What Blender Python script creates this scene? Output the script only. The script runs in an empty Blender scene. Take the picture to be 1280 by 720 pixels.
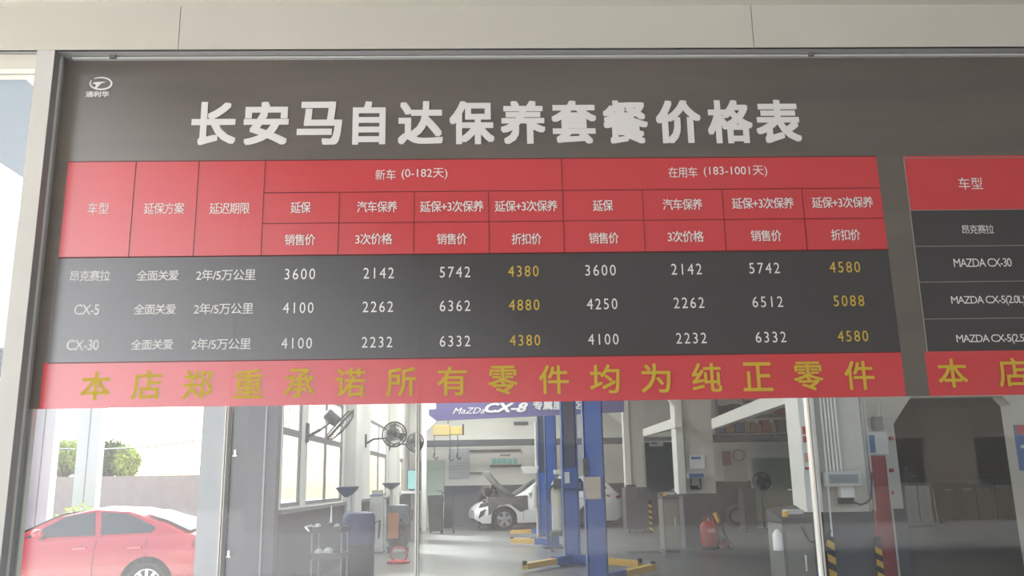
import bpy, bmesh, math, random
from mathutils import Vector, Matrix
random.seed(7)
SC = bpy.context.scene
COL = SC.collection
# ------------------------------------------------------------------ camera
FPX, PITCH, ROLL, YAW = 1086.6, math.radians(12.61), math.radians(-0.98), math.radians(1.60)
EYE = Vector((0, 0, 1.5))
FW = Vector((math.sin(YAW)*math.cos(PITCH), math.cos(YAW)*math.cos(PITCH), math.sin(PITCH)))
R0 = Vector((math.cos(YAW), -math.sin(YAW), 0)); U0 = R0.cross(FW)
RT = R0*math.cos(ROLL) + U0*math.sin(ROLL); UP = -R0*math.sin(ROLL) + U0*math.cos(ROLL)
cd = bpy.data.cameras.new('camera'); cam = bpy.data.objects.new('camera', cd); COL.objects.link(cam)
cd.sensor_width = 36; cd.lens = FPX*36/1280; cd.clip_end = 500; cd.clip_start = .05
m = Matrix((RT, UP, -FW)).transposed().to_4x4(); m.translation = EYE
cam.matrix_world = m; SC.camera = cam
# ------------------------------------------------------------------ world, sun, lamps, exposure
SC.view_settings.view_transform = 'Standard'; SC.view_settings.look = 'None'
SC.view_settings.gamma = 1; SC.view_settings.use_curve_mapping = False
SC.view_settings.exposure = -0.2
w = bpy.data.worlds.new('sky'); SC.world = w; w.use_nodes = True
nt = w.node_tree; bg = nt.nodes['Background']
sky = nt.nodes.new('ShaderNodeTexSky'); sky.sky_type = 'NISHITA'; sky.sun_disc = False
sky.sun_elevation = math.radians(33); sky.sun_rotation = math.radians(-40)
sky.dust_density = 1.5; sky.air_density = 1.2
nt.links.new(sky.outputs[0], bg.inputs[0]); bg.inputs[1].default_value = 0.42
def lamp(name, kind, loc, energy, color=(1, 1, 1), **k):
    l = bpy.data.lights.new(name, kind); l.energy = energy; l.color = color
    for a, v in k.items():
        if a not in ('rot', 'to'): setattr(l, a, v)
    o = bpy.data.objects.new(name, l); COL.objects.link(o); o.location = loc
    if 'to' in k: o.rotation_euler = Vector(k['to']).to_track_quat('-Z', 'Y').to_euler()
    return o
el, az = math.radians(33), math.radians(40)
SUN = Vector((-math.sin(az)*math.cos(el), math.cos(az)*math.cos(el), math.sin(el)))
lamp('sun', 'SUN', (0, 0, 20), 45.0, (1, .98, .97), angle=.28, to=-SUN)
# unseen fill lights added under the ceiling to brighten the workshop; portals guide the sky light through the left window row
def fill_light(x, y, z, sx, sy, e, c): return lamp('ceiling_fill', 'AREA', (x, y, z), e, c, shape='RECTANGLE', size=sx, size_y=sy, to=(0, 0, -1))
for yy, e in ((13, 150), (18, 260), (23, 330), (28, 420)): fill_light(-.8, yy, 5.4, 2.6, 1.2, e, (1, .99, .95))
fill_light(9, 22, 5.3, 4, .8, 12, (1, .9, .78))
for yy in (15, 23):
    po = lamp('sky_portal', 'AREA', (-3.2, yy, 2.13), 1, shape='RECTANGLE', size=8, size_y=1.8, to=(1, 0, 0)); po.data.cycles.is_portal = True

# ------------------------------------------------------------------ pixel -> world
def ray(px, py):
    d = FW*FPX + RT*(px-640) + UP*(360-py); return d/d.y
def P(px, py, Y): return EYE + ray(px, py)*Y
def G(px, py, z=0):
    d = ray(px, py); return EYE + d*((z-EYE.z)/d.z)
def XZ(px, py, Y):
    p = P(px, py, Y); return p.x, p.z

# ------------------------------------------------------------------ materials
MATS = {}
def mat(name, col, rough=.5, metal=0, spec=.5, noise=0, nscale=5, bump=0, trans=0, emit=0, coat=0, col2=None, stretch=None):
    if name in MATS: return MATS[name]
    M = bpy.data.materials.new(name); M.use_nodes = True; t = M.node_tree; b = t.nodes['Principled BSDF']
    b.inputs['Base Color'].default_value = (*col, 1); b.inputs['Roughness'].default_value = rough
    b.inputs['Metallic'].default_value = metal; b.inputs['Specular IOR Level'].default_value = spec
    if coat: b.inputs['Coat Weight'].default_value = coat; b.inputs['Coat Roughness'].default_value = .05
    if emit: b.inputs['Emission Color'].default_value = (*col, 1); b.inputs['Emission Strength'].default_value = emit
    if noise or bump:
        tc = t.nodes.new('ShaderNodeTexCoord'); n = t.nodes.new('ShaderNodeTexNoise'); n.inputs['Scale'].default_value = nscale
        n.inputs['Detail'].default_value = 5
        mp = t.nodes.new('ShaderNodeMapping')
        if stretch: mp.inputs['Scale'].default_value = stretch
        t.links.new(tc.outputs['Object'], mp.inputs[0]); t.links.new(mp.outputs[0], n.inputs[0])
        if noise:
            r = t.nodes.new('ShaderNodeValToRGB')
            c2 = col2 or tuple(min(1, c*(1+noise)) for c in col); c1 = tuple(c*(1-noise) for c in col) if not col2 else col
            r.color_ramp.elements[0].color = (*c1, 1); r.color_ramp.elements[1].color = (*c2, 1)
            r.color_ramp.elements[0].position = .3; r.color_ramp.elements[1].position = .7
            t.links.new(n.outputs['Fac'], r.inputs[0]); t.links.new(r.outputs[0], b.inputs['Base Color'])
        if bump:
            bp = t.nodes.new('ShaderNodeBump'); bp.inputs['Strength'].default_value = bump
            t.links.new(n.outputs['Fac'], bp.inputs['Height']); t.links.new(bp.outputs[0], b.inputs['Normal'])
    if trans:   # thin printed film: translucency added so backlight lays a pale veil over it
        out = t.nodes['Material Output']; tr = t.nodes.new('ShaderNodeBsdfTranslucent'); tr.inputs[0].default_value = (.8, .82, .88, 1)
        mx = t.nodes.new('ShaderNodeMixShader'); mx.inputs[0].default_value = trans
        t.links.new(b.outputs[0], mx.inputs[1]); t.links.new(tr.outputs[0], mx.inputs[2]); t.links.new(mx.outputs[0], out.inputs[0])
    MATS[name] = M; return M
def glassmat(name, tint, dust, ior=1.45):
    M = bpy.data.materials.new(name); M.use_nodes = True; t = M.node_tree; t.nodes.clear(); N = t.nodes.new
    out = N('ShaderNodeOutputMaterial'); tr = N('ShaderNodeBsdfTransparent'); tr.inputs[0].default_value = (*tint, 1)
    gl = N('ShaderNodeBsdfGlossy'); gl.inputs['Roughness'].default_value = .02
    fr = N('ShaderNodeFresnel'); ge = N('ShaderNodeNewGeometry')        # thin sheet: same reflectance on both faces
    ex = N('ShaderNodeMath'); ex.operation = 'MULTIPLY_ADD'; ex.inputs[1].default_value = -2; ex.inputs[2].default_value = 1
    pw = N('ShaderNodeMath'); pw.operation = 'POWER'; pw.inputs[0].default_value = ior
    t.links.new(ge.outputs['Backfacing'], ex.inputs[0]); t.links.new(ex.outputs[0], pw.inputs[1]); t.links.new(pw.outputs[0], fr.inputs[0])
    m1 = N('ShaderNodeMixShader'); t.links.new(fr.outputs[0], m1.inputs[0]); t.links.new(tr.outputs[0], m1.inputs[1]); t.links.new(gl.outputs[0], m1.inputs[2])
    df = N('ShaderNodeBsdfDiffuse'); df.inputs[0].default_value = (.8, .8, .8, 1); tl = N('ShaderNodeBsdfTranslucent'); tl.inputs[0].default_value = (.8, .8, .82, 1)
    m2 = N('ShaderNodeMixShader'); m2.inputs[0].default_value = .88; t.links.new(df.outputs[0], m2.inputs[1]); t.links.new(tl.outputs[0], m2.inputs[2])
    m3 = N('ShaderNodeMixShader'); m3.inputs[0].default_value = dust
    t.links.new(m1.outputs[0], m3.inputs[1]); t.links.new(m2.outputs[0], m3.inputs[2]); t.links.new(m3.outputs[0], out.inputs[0])
    MATS[name] = M; return M
FT = .085   # film translucency
glass = glassmat('dusty_glass', (.95, .96, .95), .027, 1.3)
wglass = glassmat('window_glass', (.98, .985, .985), .03, 1.2)
frost = glassmat('milky_glass', (.92, .94, .95), .12, 1.1)
film_brown = mat('film_brown', (.105, .085, .068), .5, spec=.25, noise=.22, nscale=1.2, stretch=(.6, 1, 4), trans=FT)
film_red = mat('film_red', (.60, .018, .028), .5, spec=.2, trans=FT)
film_dark = mat('film_dark', (.020, .013, .015), .5, spec=.2, trans=FT)
film_white = mat('film_white_print', (.80, .79, .80), .5)
film_yellow = mat('film_yellow_print', (.62, .43, .06), .5)
film_gold = mat('film_gold_print', (.60, .42, .04), .5)
line_dark = mat('print_line_dark', (.12, .01, .012), .5)
line_pale = mat('print_line_pale', (.3, .28, .26), .5)
alu = mat('pale_aluminium', (.62, .61, .60), .45, metal=.1, noise=.05, nscale=3)
alu_grey = mat('grey_aluminium', (.30, .30, .32), .45, metal=.1)
silver = mat('silver_trim', (.75, .75, .74), .3, metal=.3)
beige = mat('beige_panel', (.60, .585, .53), .55, noise=.04, nscale=1.5)
beige2 = mat('pale_ceiling_panel', (.72, .69, .62), .6)
soffit = mat('grey_soffit', (.42, .42, .42), .6)
wall_w = mat('white_wall', (.66, .66, .63), .8, noise=.05, nscale=.8)
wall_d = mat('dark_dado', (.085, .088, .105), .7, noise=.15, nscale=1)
band = mat('grey_band', (.11, .125, .14), .7)
floor_m = mat('epoxy_floor', (.135, .14, .138), .28, noise=.18, nscale=.7, bump=.02)
ground_m = mat('concrete_ground', (.38, .37, .35), .9, noise=.12, nscale=.6)
purple_grey = mat('dark_cladding', (.10, .095, .115), .4, noise=.12, nscale=.8, stretch=(1, 1, .2))
cream = mat('cream_column', (.55, .53, .48), .7, noise=.05)
white_steel = mat('white_steel', (.72, .72, .69), .5)
blue = mat('lift_blue', (.012, .085, .36), .35, noise=.1, nscale=2)
navy = mat('lift_dark_blue', (.02, .035, .085), .5)
yellow = mat('lift_yellow', (.62, .37, .06), .45)
black = mat('black_rubber', (.015, .015, .017), .7)
dgrey = mat('dark_grey_metal', (.06, .062, .068), .5)
mgrey = mat('mid_grey_metal', (.2, .2, .205), .45, metal=.2)
lgrey = mat('light_grey_plastic', (.5, .51, .5), .5)
whitep = mat('white_plastic', (.75, .75, .73), .5)
paint_w = mat('white_car_paint', (.72, .73, .74), .25, coat=.6)
paint_r = mat('red_car_paint', (.55, .02, .03), .25, coat=1)
cglass = mat('car_glass', (.02, .025, .03), .05, spec=.8)
chrome = mat('alloy', (.65, .65, .66), .25, metal=.9)
redm = mat('red_enamel', (.42, .02, .03), .4)
red_dark = mat('red_door_paint', (.26, .02, .03), .5)
green_door = mat('pale_green_door', (.47, .56, .50), .6)
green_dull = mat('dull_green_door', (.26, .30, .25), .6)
purple = mat('banner_purple', (.13, .12, .30), .6)
teal = mat('teal_print', (.22, .52, .50), .6)
paper = mat('paper', (.68, .68, .68), .8)
tan = mat('tan_card', (.50, .40, .32), .8)
screen = mat('lcd_screen', (.16, .22, .26), .3)
blue_p = mat('blue_print', (.12, .18, .36), .6)
orange = mat('orange_enamel', (.42, .17, .08), .5)
skin = mat('skin', (.45, .28, .2), .6); shirt = mat('grey_workwear', (.12, .105, .105), .85); trous = mat('dark_trousers', (.05, .05, .06), .85); hair = mat('black_hair', (.012, .011, .012), .6)
leafm = mat('leaf_yellow_green', (.34, .42, .08), .6, noise=.5, nscale=3); leafd = mat('leaf_dark_green', (.07, .13, .04), .6, noise=.5, nscale=3)
bark = mat('bark', (.12, .09, .07), .9)
brown_box = mat('cardboard', (.24, .16, .11), .8); red_box = mat('dull_red_carton', (.22, .05, .05), .8); blue_box = mat('dull_blue_carton', (.07, .1, .2), .8)
plinth = mat('hedge_wall', (.30, .25, .24), .9, noise=.1)
canopy_m = mat('grey_canopy', (.25, .27, .29), .6)
bwhite = mat('white_facade', (.7, .7, .68), .8)
tank_m = mat('milky_tank', (.50, .50, .42), .4)

# ------------------------------------------------------------------ mesh builder
WLOC = {}
class MB:
    def __init__(s): s.v = []; s.f = []; s.mi = []
    def add(s, vs, fs, mi=0):
        n = len(s.v); s.v += [Vector(v) for v in vs]; s.f += [tuple(i+n for i in f) for f in fs]; s.mi += [mi]*len(fs); return s
    def box(s, x0, x1, y0, y1, z0, z1, mi=0):
        x0, x1 = sorted((x0, x1)); y0, y1 = sorted((y0, y1)); z0, z1 = sorted((z0, z1))
        return s.add([(x, y, z) for x in (x0, x1) for y in (y0, y1) for z in (z0, z1)],
                     [(0, 1, 3, 2), (4, 6, 7, 5), (0, 4, 5, 1), (2, 3, 7, 6), (0, 2, 6, 4), (1, 5, 7, 3)], mi)
    def tube(s, pts, r, n=10, mi=0, caps=True):
        pts = [Vector(p) for p in pts]; rs = r if isinstance(r, (list, tuple)) else [r]*len(pts); base = len(s.v); up = None
        for i, p in enumerate(pts):
            d = (pts[min(i+1, len(pts)-1)]-pts[max(i-1, 0)]).normalized()
            a = Vector((0, 0, 1)) if abs(d.z) < .9 else Vector((1, 0, 0))
            if up is None: up = (a-d*a.dot(d)).normalized()
            else: up = (up-d*up.dot(d)).normalized()
            q = d.cross(up)
            for k in range(n):
                t = 2*math.pi*k/n; s.v.append(p+(up*math.cos(t)+q*math.sin(t))*rs[i])
        for i in range(len(pts)-1):
            for k in range(n):
                a = base+i*n; s.f.append((a+k, a+(k+1) % n, a+n+(k+1) % n, a+n+k)); s.mi.append(mi)
        if caps:
            s.f.append(tuple(base+k for k in reversed(range(n)))); s.mi.append(mi)
            s.f.append(tuple(base+(len(pts)-1)*n+k for k in range(n))); s.mi.append(mi)
        return s
    def prism(s, poly, y0, y1, mi=0):            # polygon in x,z
        n = len(poly); return s.add([(x, y0, z) for x, z in poly]+[(x, y1, z) for x, z in poly],
            [tuple(range(n)), tuple(reversed(range(n, 2*n)))]+[(i, i+n, (i+1) % n+n, (i+1) % n) for i in range(n)], mi)
    def beam(s, a, b, w, h):                     # box along a->b
        a, b = Vector(a), Vector(b); d = (b-a).normalized(); q = d.cross(Vector((0, 0, 1)));
        q = q.normalized() if q.length > 1e-4 else Vector((1, 0, 0)); u = q.cross(d)
        vs = [p+q*(sx*w/2)+u*(sz*h/2) for p in (a, b) for sx in (-1, 1) for sz in (-1, 1)]
        return s.add(vs, [(0, 1, 3, 2), (4, 6, 7, 5), (0, 4, 5, 1), (2, 3, 7, 6), (0, 2, 6, 4), (1, 5, 7, 3)])
    def torus(s, c, ax, R, r, n=24, k=6):
        ax = Vector(ax).normalized(); a = ax.orthogonal().normalized(); b = ax.cross(a); c = Vector(c); base = len(s.v)
        for i in range(n):
            t = 2*math.pi*i/n; o = a*math.cos(t)+b*math.sin(t)
            for j in range(k):
                u = 2*math.pi*j/k; s.v.append(c+o*(R+r*math.cos(u))+ax*(r*math.sin(u)))
        for i in range(n):
            for j in range(k):
                s.f.append((base+i*k+j, base+((i+1) % n)*k+j, base+((i+1) % n)*k+(j+1) % k, base+i*k+(j+1) % k)); s.mi.append(0)
        return s
    def ball(s, c, r, n=12, m=8, sc=(1, 1, 1)):
        c = Vector(c); base = len(s.v)
        for i in range(m+1):
            p = math.pi*i/m
            for j in range(n):
                t = 2*math.pi*j/n; s.v.append(c+Vector((math.sin(p)*math.cos(t)*r*sc[0], math.sin(p)*math.sin(t)*r*sc[1], math.cos(p)*r*sc[2])))
        for i in range(m):
            for j in range(n):
                s.f.append((base+i*n+j, base+(i+1)*n+j, base+(i+1)*n+(j+1) % n, base+i*n+(j+1) % n)); s.mi.append(0)
        return s
    def xf(s, M): s.v = [M @ v for v in s.v]; return s
    def build(s, name, m, parent=None, smooth=False, bevel=0, label=None):
        xs = [v.x for v in s.v]; ys = [v.y for v in s.v]; zs = [v.z for v in s.v]
        o = Vector(((min(xs)+max(xs))/2, (min(ys)+max(ys))/2, min(zs)))
        me = bpy.data.meshes.new(name); me.from_pydata([v-o for v in s.v], [], s.f)
        ms = m if isinstance(m, (list, tuple)) else [m]
        for q in ms: me.materials.append(q)
        me.polygons.foreach_set('material_index', s.mi)
        bm = bmesh.new(); bm.from_mesh(me); bmesh.ops.remove_doubles(bm, verts=bm.verts, dist=1e-6); bmesh.ops.recalc_face_normals(bm, faces=bm.faces)
        if bevel: bmesh.ops.bevel(bm, geom=[e for e in bm.edges if len(e.link_faces) == 2 and e.calc_face_angle(0) > .6], offset=bevel, segments=2, affect='EDGES', profile=.7)
        bm.to_mesh(me); bm.free()
        if smooth:
            for p in me.polygons: p.use_smooth = True
            try: me.set_sharp_from_angle(angle=math.radians(40))
            except Exception: pass
        ob = bpy.data.objects.new(name, me); COL.objects.link(ob)
        return place(ob, o, parent, label)
def place(ob, o, parent, label=None):
    if parent is not None: ob.parent = parent; ob.location = o-WLOC[parent.name]
    else: ob.location = o
    WLOC[ob.name] = Vector(o)
    if label: ob['label'] = label
    return ob
def thing(name, label, cat, loc, group=None):
    o = bpy.data.objects.new(name, None); COL.objects.link(o); o.empty_display_size = .1
    place(o, Vector(loc), None); o['label'] = label; o['category'] = cat
    if group: o['group'] = group
    return o
def tag(o, label, cat, group=None):
    o['label'] = label; o['category'] = cat
    if group: o['group'] = group
    return o
def struct(o): o['kind'] = 'structure'; return o
def pb(px0, py0, px1, py1, Y, depth, z0=None, mb=None):       # box whose front face spans these pixels at depth Y
    x0, x1 = P(px0, (py0+py1)/2, Y).x, P(px1, (py0+py1)/2, Y).x
    zt, zb = P((px0+px1)/2, py0, Y).z, P((px0+px1)/2, py1, Y).z
    if z0 is not None: zb = z0
    return (mb or MB()).box(x0, x1, Y, Y+depth, zb, zt)
def disc(mb, c, ax, r, h, n=20):
    c = Vector(c); ax = Vector(ax).normalized(); return mb.tube([c-ax*h/2, c+ax*h/2], r, n)

# ------------------------------------------------------------------ lettering
def glyphs(text, offset=0.0, spacing=1.0, shear=0.0, extrude=.02):
    cu = bpy.data.curves.new('t', 'FONT'); cu.body = text; cu.size = 1; cu.resolution_u = 3
    cu.offset = offset; cu.space_character = spacing; cu.shear = shear; cu.fill_mode = 'FRONT'
    ob = bpy.data.objects.new('t', cu); COL.objects.link(ob)
    dg = bpy.context.evaluated_depsgraph_get(); dg.update()
    me = bpy.data.meshes.new_from_object(ob.evaluated_get(dg)); bpy.data.objects.remove(ob)
    return me
def embolden(me, d, n):                       # heavier strokes: shifted copies of the glyph faces in one mesh
    vs = [v.co.copy() for v in me.vertices]; fs = [tuple(p.vertices) for p in me.polygons]; V = []; F = []
    for k in range(n):
        a = 2*math.pi*k/n+math.pi/4; c_ = max(abs(math.cos(a)), abs(math.sin(a))); o = Vector((math.cos(a)/c_*d, math.sin(a)/c_*d, 0)); b = len(V); V += [v+o+Vector((0, 0, k+1)) for v in vs]; F += [tuple(i+b for i in f) for f in fs]
    m2 = bpy.data.meshes.new('t'); m2.from_pydata(V+vs, [], F+[tuple(i+len(V) for i in f) for f in fs]); return m2
def letter(text, xc, yc, wd, ht, m, parent, Y, lift=.002, offset=0.0, spacing=1.0, shear=0.0, name='lettering', label=None):
    me = glyphs(text, 0, spacing, shear)
    if offset: me = embolden(me, offset, 8 if offset > .02 else 4)
    xs = [v.co.x for v in me.vertices]; zs = [v.co.y for v in me.vertices]
    x0, x1 = P(xc-wd/2, yc, Y).x, P(xc+wd/2, yc, Y).x; z0, z1 = P(xc, yc+ht/2, Y).z, P(xc, yc-ht/2, Y).z
    sx, sz = (x1-x0)/(max(xs)-min(xs)), (z1-z0)/(max(zs)-min(zs)); cx, cz = (max(xs)+min(xs))/2, (max(zs)+min(zs))/2
    for v in me.vertices: v.co = ((v.co.x-cx)*sx, -v.co.z*.0003, (v.co.y-cz)*sz)
    me.materials.clear(); me.materials.append(m)
    ob = bpy.data.objects.new(name, me); COL.objects.link(ob)
    return place(ob, Vector(((x0+x1)/2, Y-lift, (z0+z1)/2)), parent, label)

# ================================================================== SETTING
SY = 3.5                                            # plane of the sign and the glass
YB = 3.42
ZTOP = P(640, 72, SY).z                             # underside of the head beam
WL, BACK = -2.9, 32.0                               # left wall, back wall
CZ = 5.6
struct(MB().box(-4.2, 24, -9, BACK+.2, -.3, 0).build('floor', floor_m))
struct(MB().box(-90, 60, -60, 120, -.5, -.18).build('ground', ground_m))
struct(MB().box(-4.7, 24, 3.6, BACK+.3, CZ, CZ+.25).build('ceiling', wall_w))  # left eave stretched out of view to limit sun behind the board
# back wall with dark dado, grey band and pale lines
wb = struct(MB().box(WL, 24, BACK, BACK+.2, 0, CZ).build('wall_back', wall_w))
zd = P(640, 606, BACK).z
MB().box(WL, 24, BACK-.02, BACK, 0, zd).build('dado', wall_d, wb)
MB().box(WL, 24, BACK-.03, BACK, P(640, 557, BACK).z, P(640, 549, BACK).z).build('band', band, wb)
MB().box(WL, 24, BACK-.035, BACK, P(640, 559.5, BACK).z, P(640, 558, BACK).z).build('rail', white_steel, wb)
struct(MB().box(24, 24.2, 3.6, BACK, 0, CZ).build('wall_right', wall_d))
# left wall with window openings
def yw(px): return WL*FPX*1.0/(px-609.6)            # depth where the left wall plane meets this column of the picture
wl_y0 = 12.2
spans = [(yw(356), yw(379)), (yw(386), yw(429)), (yw(463), yw(483)), (26.4, 29.6)]
zs0, zs1 = 1.21, 3.05
mb = MB(); mb.box(WL-.05, WL, wl_y0, BACK, 0, zs0); mb.box(WL-.05, WL, wl_y0, BACK, zs1, CZ)
prev = wl_y0
for a, b in spans: mb.box(WL-.05, WL, prev, a, zs0, zs1); prev = b
mb.box(WL-.05, WL, prev, BACK, zs0, zs1)
wl = struct(mb.build('wall_left', wall_w))
MB().box(WL, WL+.02, wl_y0, BACK, 0, 1.13).build('dado', wall_d, wl)
MB().box(WL, WL+.09, wl_y0, BACK, 1.13, 1.19).build('sill', mgrey, wl)
for i, (a, b) in enumerate(spans):
    wn = MB().box(WL-.045, WL-.01, a, a+.07, zs0, zs1).box(WL-.045, WL-.01, b-.07, b, zs0, zs1).box(WL-.045, WL-.01, a, b, zs0, zs0+.06).box(WL-.045, WL-.01, a, b, zs1-.06, zs1)
    wn.box(WL-.05, WL-.005, a, b, 2.22, 2.32); mid = (a+b)/2
    if b-a > 2: wn.box(WL-.045, WL-.01, mid-.05, mid+.05, zs0, zs1)
    wn = struct(wn.build('window_%d' % (i+1), mgrey))
    MB().box(WL-.03, WL-.025, a+.07, b-.07, zs0+.06, 2.22).build('pane', wglass, wn)
    MB().box(WL-.03, WL-.025, a+.07, b-.07, 2.32, zs1-.06).build('pane', frost, wn)
    k = 0
    while a+.2+k*.22 < b-.1:
        MB().box(WL-.02, WL-.01, a+.2+k*.22, a+.215+k*.22, 2.32, zs1-.06).build('bar', alu, wn); k += 1
# dark clad end of the left wall
e0, e1 = P(250, 600, 12).x, P(345, 600, 12).x
wf = struct(MB().box(e0, e1, 12, 12.2, 0, CZ).build('wall_front', purple_grey))
for px in (286, 330):
    x = P(px, 600, 12).x; MB().box(x-.012, x+.012, 11.975, 12, 0, CZ).build('joint_strip', alu_grey, wf)
x = P(267, 600, 12).x; MB().box(e0, x+.2, 11.96, 12, 0, CZ).build('cladding_panel', alu_grey, wf)
for px, py in ((294, 566), (286, 692)):
    p = P(px, py, 11.95); MB().box(p.x-.015, p.x+.015, 11.93, 11.96, p.z-.03, p.z+.04).box(p.x-.03, p.x+.03, 11.93, 11.96, p.z-.05, p.z-.03).build('hook', silver, wf)
# pilasters on the left wall
for a, b in ((432, 457), (486, 499)):
    struct(MB().box(WL, WL+.22, yw(a), yw(a)+.9, 0, CZ).build('trim_pilaster', wall_w))
# portal frames (white steel with haunches at the corners)
def portal(Y, xl, xr, zu, t=.16, d=.25, hn=.55, left=True, beam_h=.4):
    mb = MB().box(xr, xr+t, Y, Y+d, 0, zu+beam_h); mb.box(xl, xr, Y, Y+d, zu, zu+beam_h)
    mb.prism([(xr, zu), (xr, zu-hn), (xr-hn, zu)], Y, Y+d)
    if left: mb.box(xl-t, xl, Y, Y+d, 0, zu+beam_h); mb.prism([(xl, zu), (xl+hn, zu), (xl, zu-hn)], Y, Y+d)
    return mb
pf = struct(portal(29.6, P(533, 560, 29.6).x, P(783, 560, 29.6).x, P(640, 517, 29.6).z).build('trim_portal_back', white_steel))
# columns of the right hand row
def column(n, px0, px1, pyd, Y, depth, flange=None):
    x0, x1 = P(px0, 580, Y).x, P(px1, 580, Y).x; z = P((px0+px1)/2, pyd, Y).z
    c = struct(MB().box(x0, x1, Y, Y+depth, z, CZ).build('trim_column_%d' % n, cream))
    MB().box(x0-.015, x1+.015, Y-.015, Y+depth, 0, z).build('dado', wall_d, c)
    if flange: MB().box(P(flange[0], 580, Y).x, P(flange[1], 580, Y).x, Y-.08, Y+depth*.6, z, CZ).build('flange', white_steel, c)
    return c, x0, x1, z
c3, *_ = column(3, 786, 806, 609, 28.2, .5, (781, 788))
c2, c2x0, c2x1, c2z = column(2, 852, 893, 617, 20.4, .7, (846, 855))
c1, c1x0, c1x1, c1z = column(1, 1024, 1081, 640, 11.5, .6, None)
MB().box(c1x1, P(1096, 680, 11.5).x, 11.49, 11.9, 0, c1z).build('dado', wall_d, c1)
fz = P(1000, 640, 11.5).z
MB().box(P(1002, 560, 11.4).x, P(1022, 560, 11.4).x, 11.4, 11.9, fz, CZ).build('flange', white_steel, c1)
MB().box(P(1006, 680, 11.4).x, P(1024, 680, 11.4).x, 11.45, 11.9, 0, fz).build('flange_base', wall_d, c1)
for k, px in enumerate((1030, 1034.5, 1039, 1043.5, 1048)):
    x = P(px, 550, 11.45).x; MB().tube([(x, 11.45, P(1040, 592, 11.45).z), (x, 11.45, CZ)], .014, 8).build('conduit', whitep, c1, smooth=True)
for px in (1084, 1089): 
    x = P(px, 550, 11.45).x; MB().tube([(x, 11.55, c1z), (x, 11.55, CZ)], .014, 8).build('conduit', lgrey, c1, smooth=True)
x = P(1040, 650, 11.4).x; MB().tube([(x-.02, 11.42, 0), (x, 11.42, fz+.5)], .012, 8).build('conduit', whitep, c1, smooth=True)
# haunches and beam of side bays
def beam_struct(n, a, b, w_, h): struct(MB().beam(a, b, w_, h).build('trim_beam_%d' % n, white_steel))
beam_struct(1, P(807, 541, 26.5), P(848, 528, 20), .16, .22)
beam_struct(2, P(894, 530, 19.2), P(990, 494, 12.4), .16, .22)
struct(MB().prism([XZ(846, 512, 20.3), XZ(846, 490, 20.3), XZ(829, 490, 20.3)], 20.3, 20.5).build('trim_haunch', white_steel))
# wall with the chamfered opening on the right
YO = 13.5
wp = [(1085, 480), (1085, 700), (1125, 700), (1117, 530), (1138, 497), (1253, 495), (1264, 506), (1280, 700), (1500, 700), (1500, 480)]
pl = []
for px, py in wp:
    x, z = XZ(px, py, YO); pl.append([x, z])
pl[1][1] = pl[2][1] = pl[7][1] = pl[8][1] = 0; pl[2][0] = pl[3][0]+.02; pl[7][0] = pl[6][0]+.02; pl[0][1] = pl[9][1] = CZ; pl[0][0] = pl[1][0]; pl[9][0] = pl[8][0]
pl[4][1] = pl[5][1]; 
a, b, c, d, e, f, g, h, i_, j = pl
mb = MB().prism([a, b, c, d], YO, YO+.3).prism([a, d, e, (e[0], CZ)], YO, YO+.3).prism([(e[0], CZ), e, f, (f[0], CZ)], YO, YO+.3).prism([(f[0], CZ), f, g, j], YO, YO+.3).prism([j, g, h, i_], YO, YO+.3)
wo = struct(mb.build('wall_right_opening', cream))
MB().box(c[0]-.55, c[0]+.01, YO-.02, YO, 0, P(1110, 636, YO).z).build('dado', wall_d, wo)
MB().box(h[0], h[0]+3, YO-.02, YO, 0, 1.2).build('dado', wall_d, wo)
for py in (548, 588, 616):
    p = P(1113, py, YO); MB().tube([(p.x, YO, p.z), (p.x, YO-.06, p.z)], .03, 10).build('bolt', redm, wo)
# added low ceiling and darkened back sheet that make the right hall dim
struct(MB().box(11, 24, 14.2, BACK-.7, 3.9, 4.05).build('shade_ceiling_right', wall_d))
struct(MB().box(11.2, 24, BACK-.06, BACK-.035, 0, CZ).build('wall_back_shade', mat('brown_grey_shade', (.10, .078, .068), .8)))  # the hall's shade is put into this brown sheet's colour
# beam face, soffit, mullion, glass
zf0, zf1 = P(640, 60, YB).z, P(640, 8, YB).z
hb = struct(MB().box(-6, 9, YB, SY+.1, ZTOP, ZTOP+.012).build('trim_soffit', soffit))
tb = struct(MB().box(-6, 9, YB+.01, YB+.2, ZTOP+.012, zf1).build('trim_head_beam', beige))
xs_ = [-6, P(-20, 35, YB).x, P(225, 35, YB).x, P(940, 35, YB).x, 5, 9]
for q in range(len(xs_)-1): MB().box(xs_[q]+.0015, xs_[q+1]-.0015, YB-.006, YB+.01, ZTOP, zf1).build('fascia_panel', beige, tb)
cp = struct(MB().box(-6, 9, -10, YB+.3, zf1+.02, zf1+.2).build('ceiling_canopy', beige2))
MB().box(-6, 9, YB-.05, YB+.02, zf1, zf1+.02).build('cove', beige2, cp)
st = struct(MB().box(P(90, 74, SY-.03).x, 9, SY-.03, SY-.012, ZTOP-.014, ZTOP-.005).build('trim_sign_rail', silver))
for px in (140, 1015):
    p = P(px, 74, SY-.04); MB().box(p.x-.012, p.x+.012, SY-.04, SY-.03, ZTOP-.016, ZTOP).build('clip', mgrey, st)
mx0, mx1 = P(46, 68, YB).x, P(68, 68, YB).x
MB_ = MB().box(mx0, mx1, YB, YB+.004, 0, ZTOP)
ml = struct(MB().box(mx0, mx1-.002, YB+.004, SY+.08, 0, ZTOP).build('trim_mullion', alu))
MB_.build('cover_strip', alu, ml)
MB().box(mx1-.002, mx1, YB+.004, SY+.02, 0, ZTOP).build('side_plate', alu_grey, ml)
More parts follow.
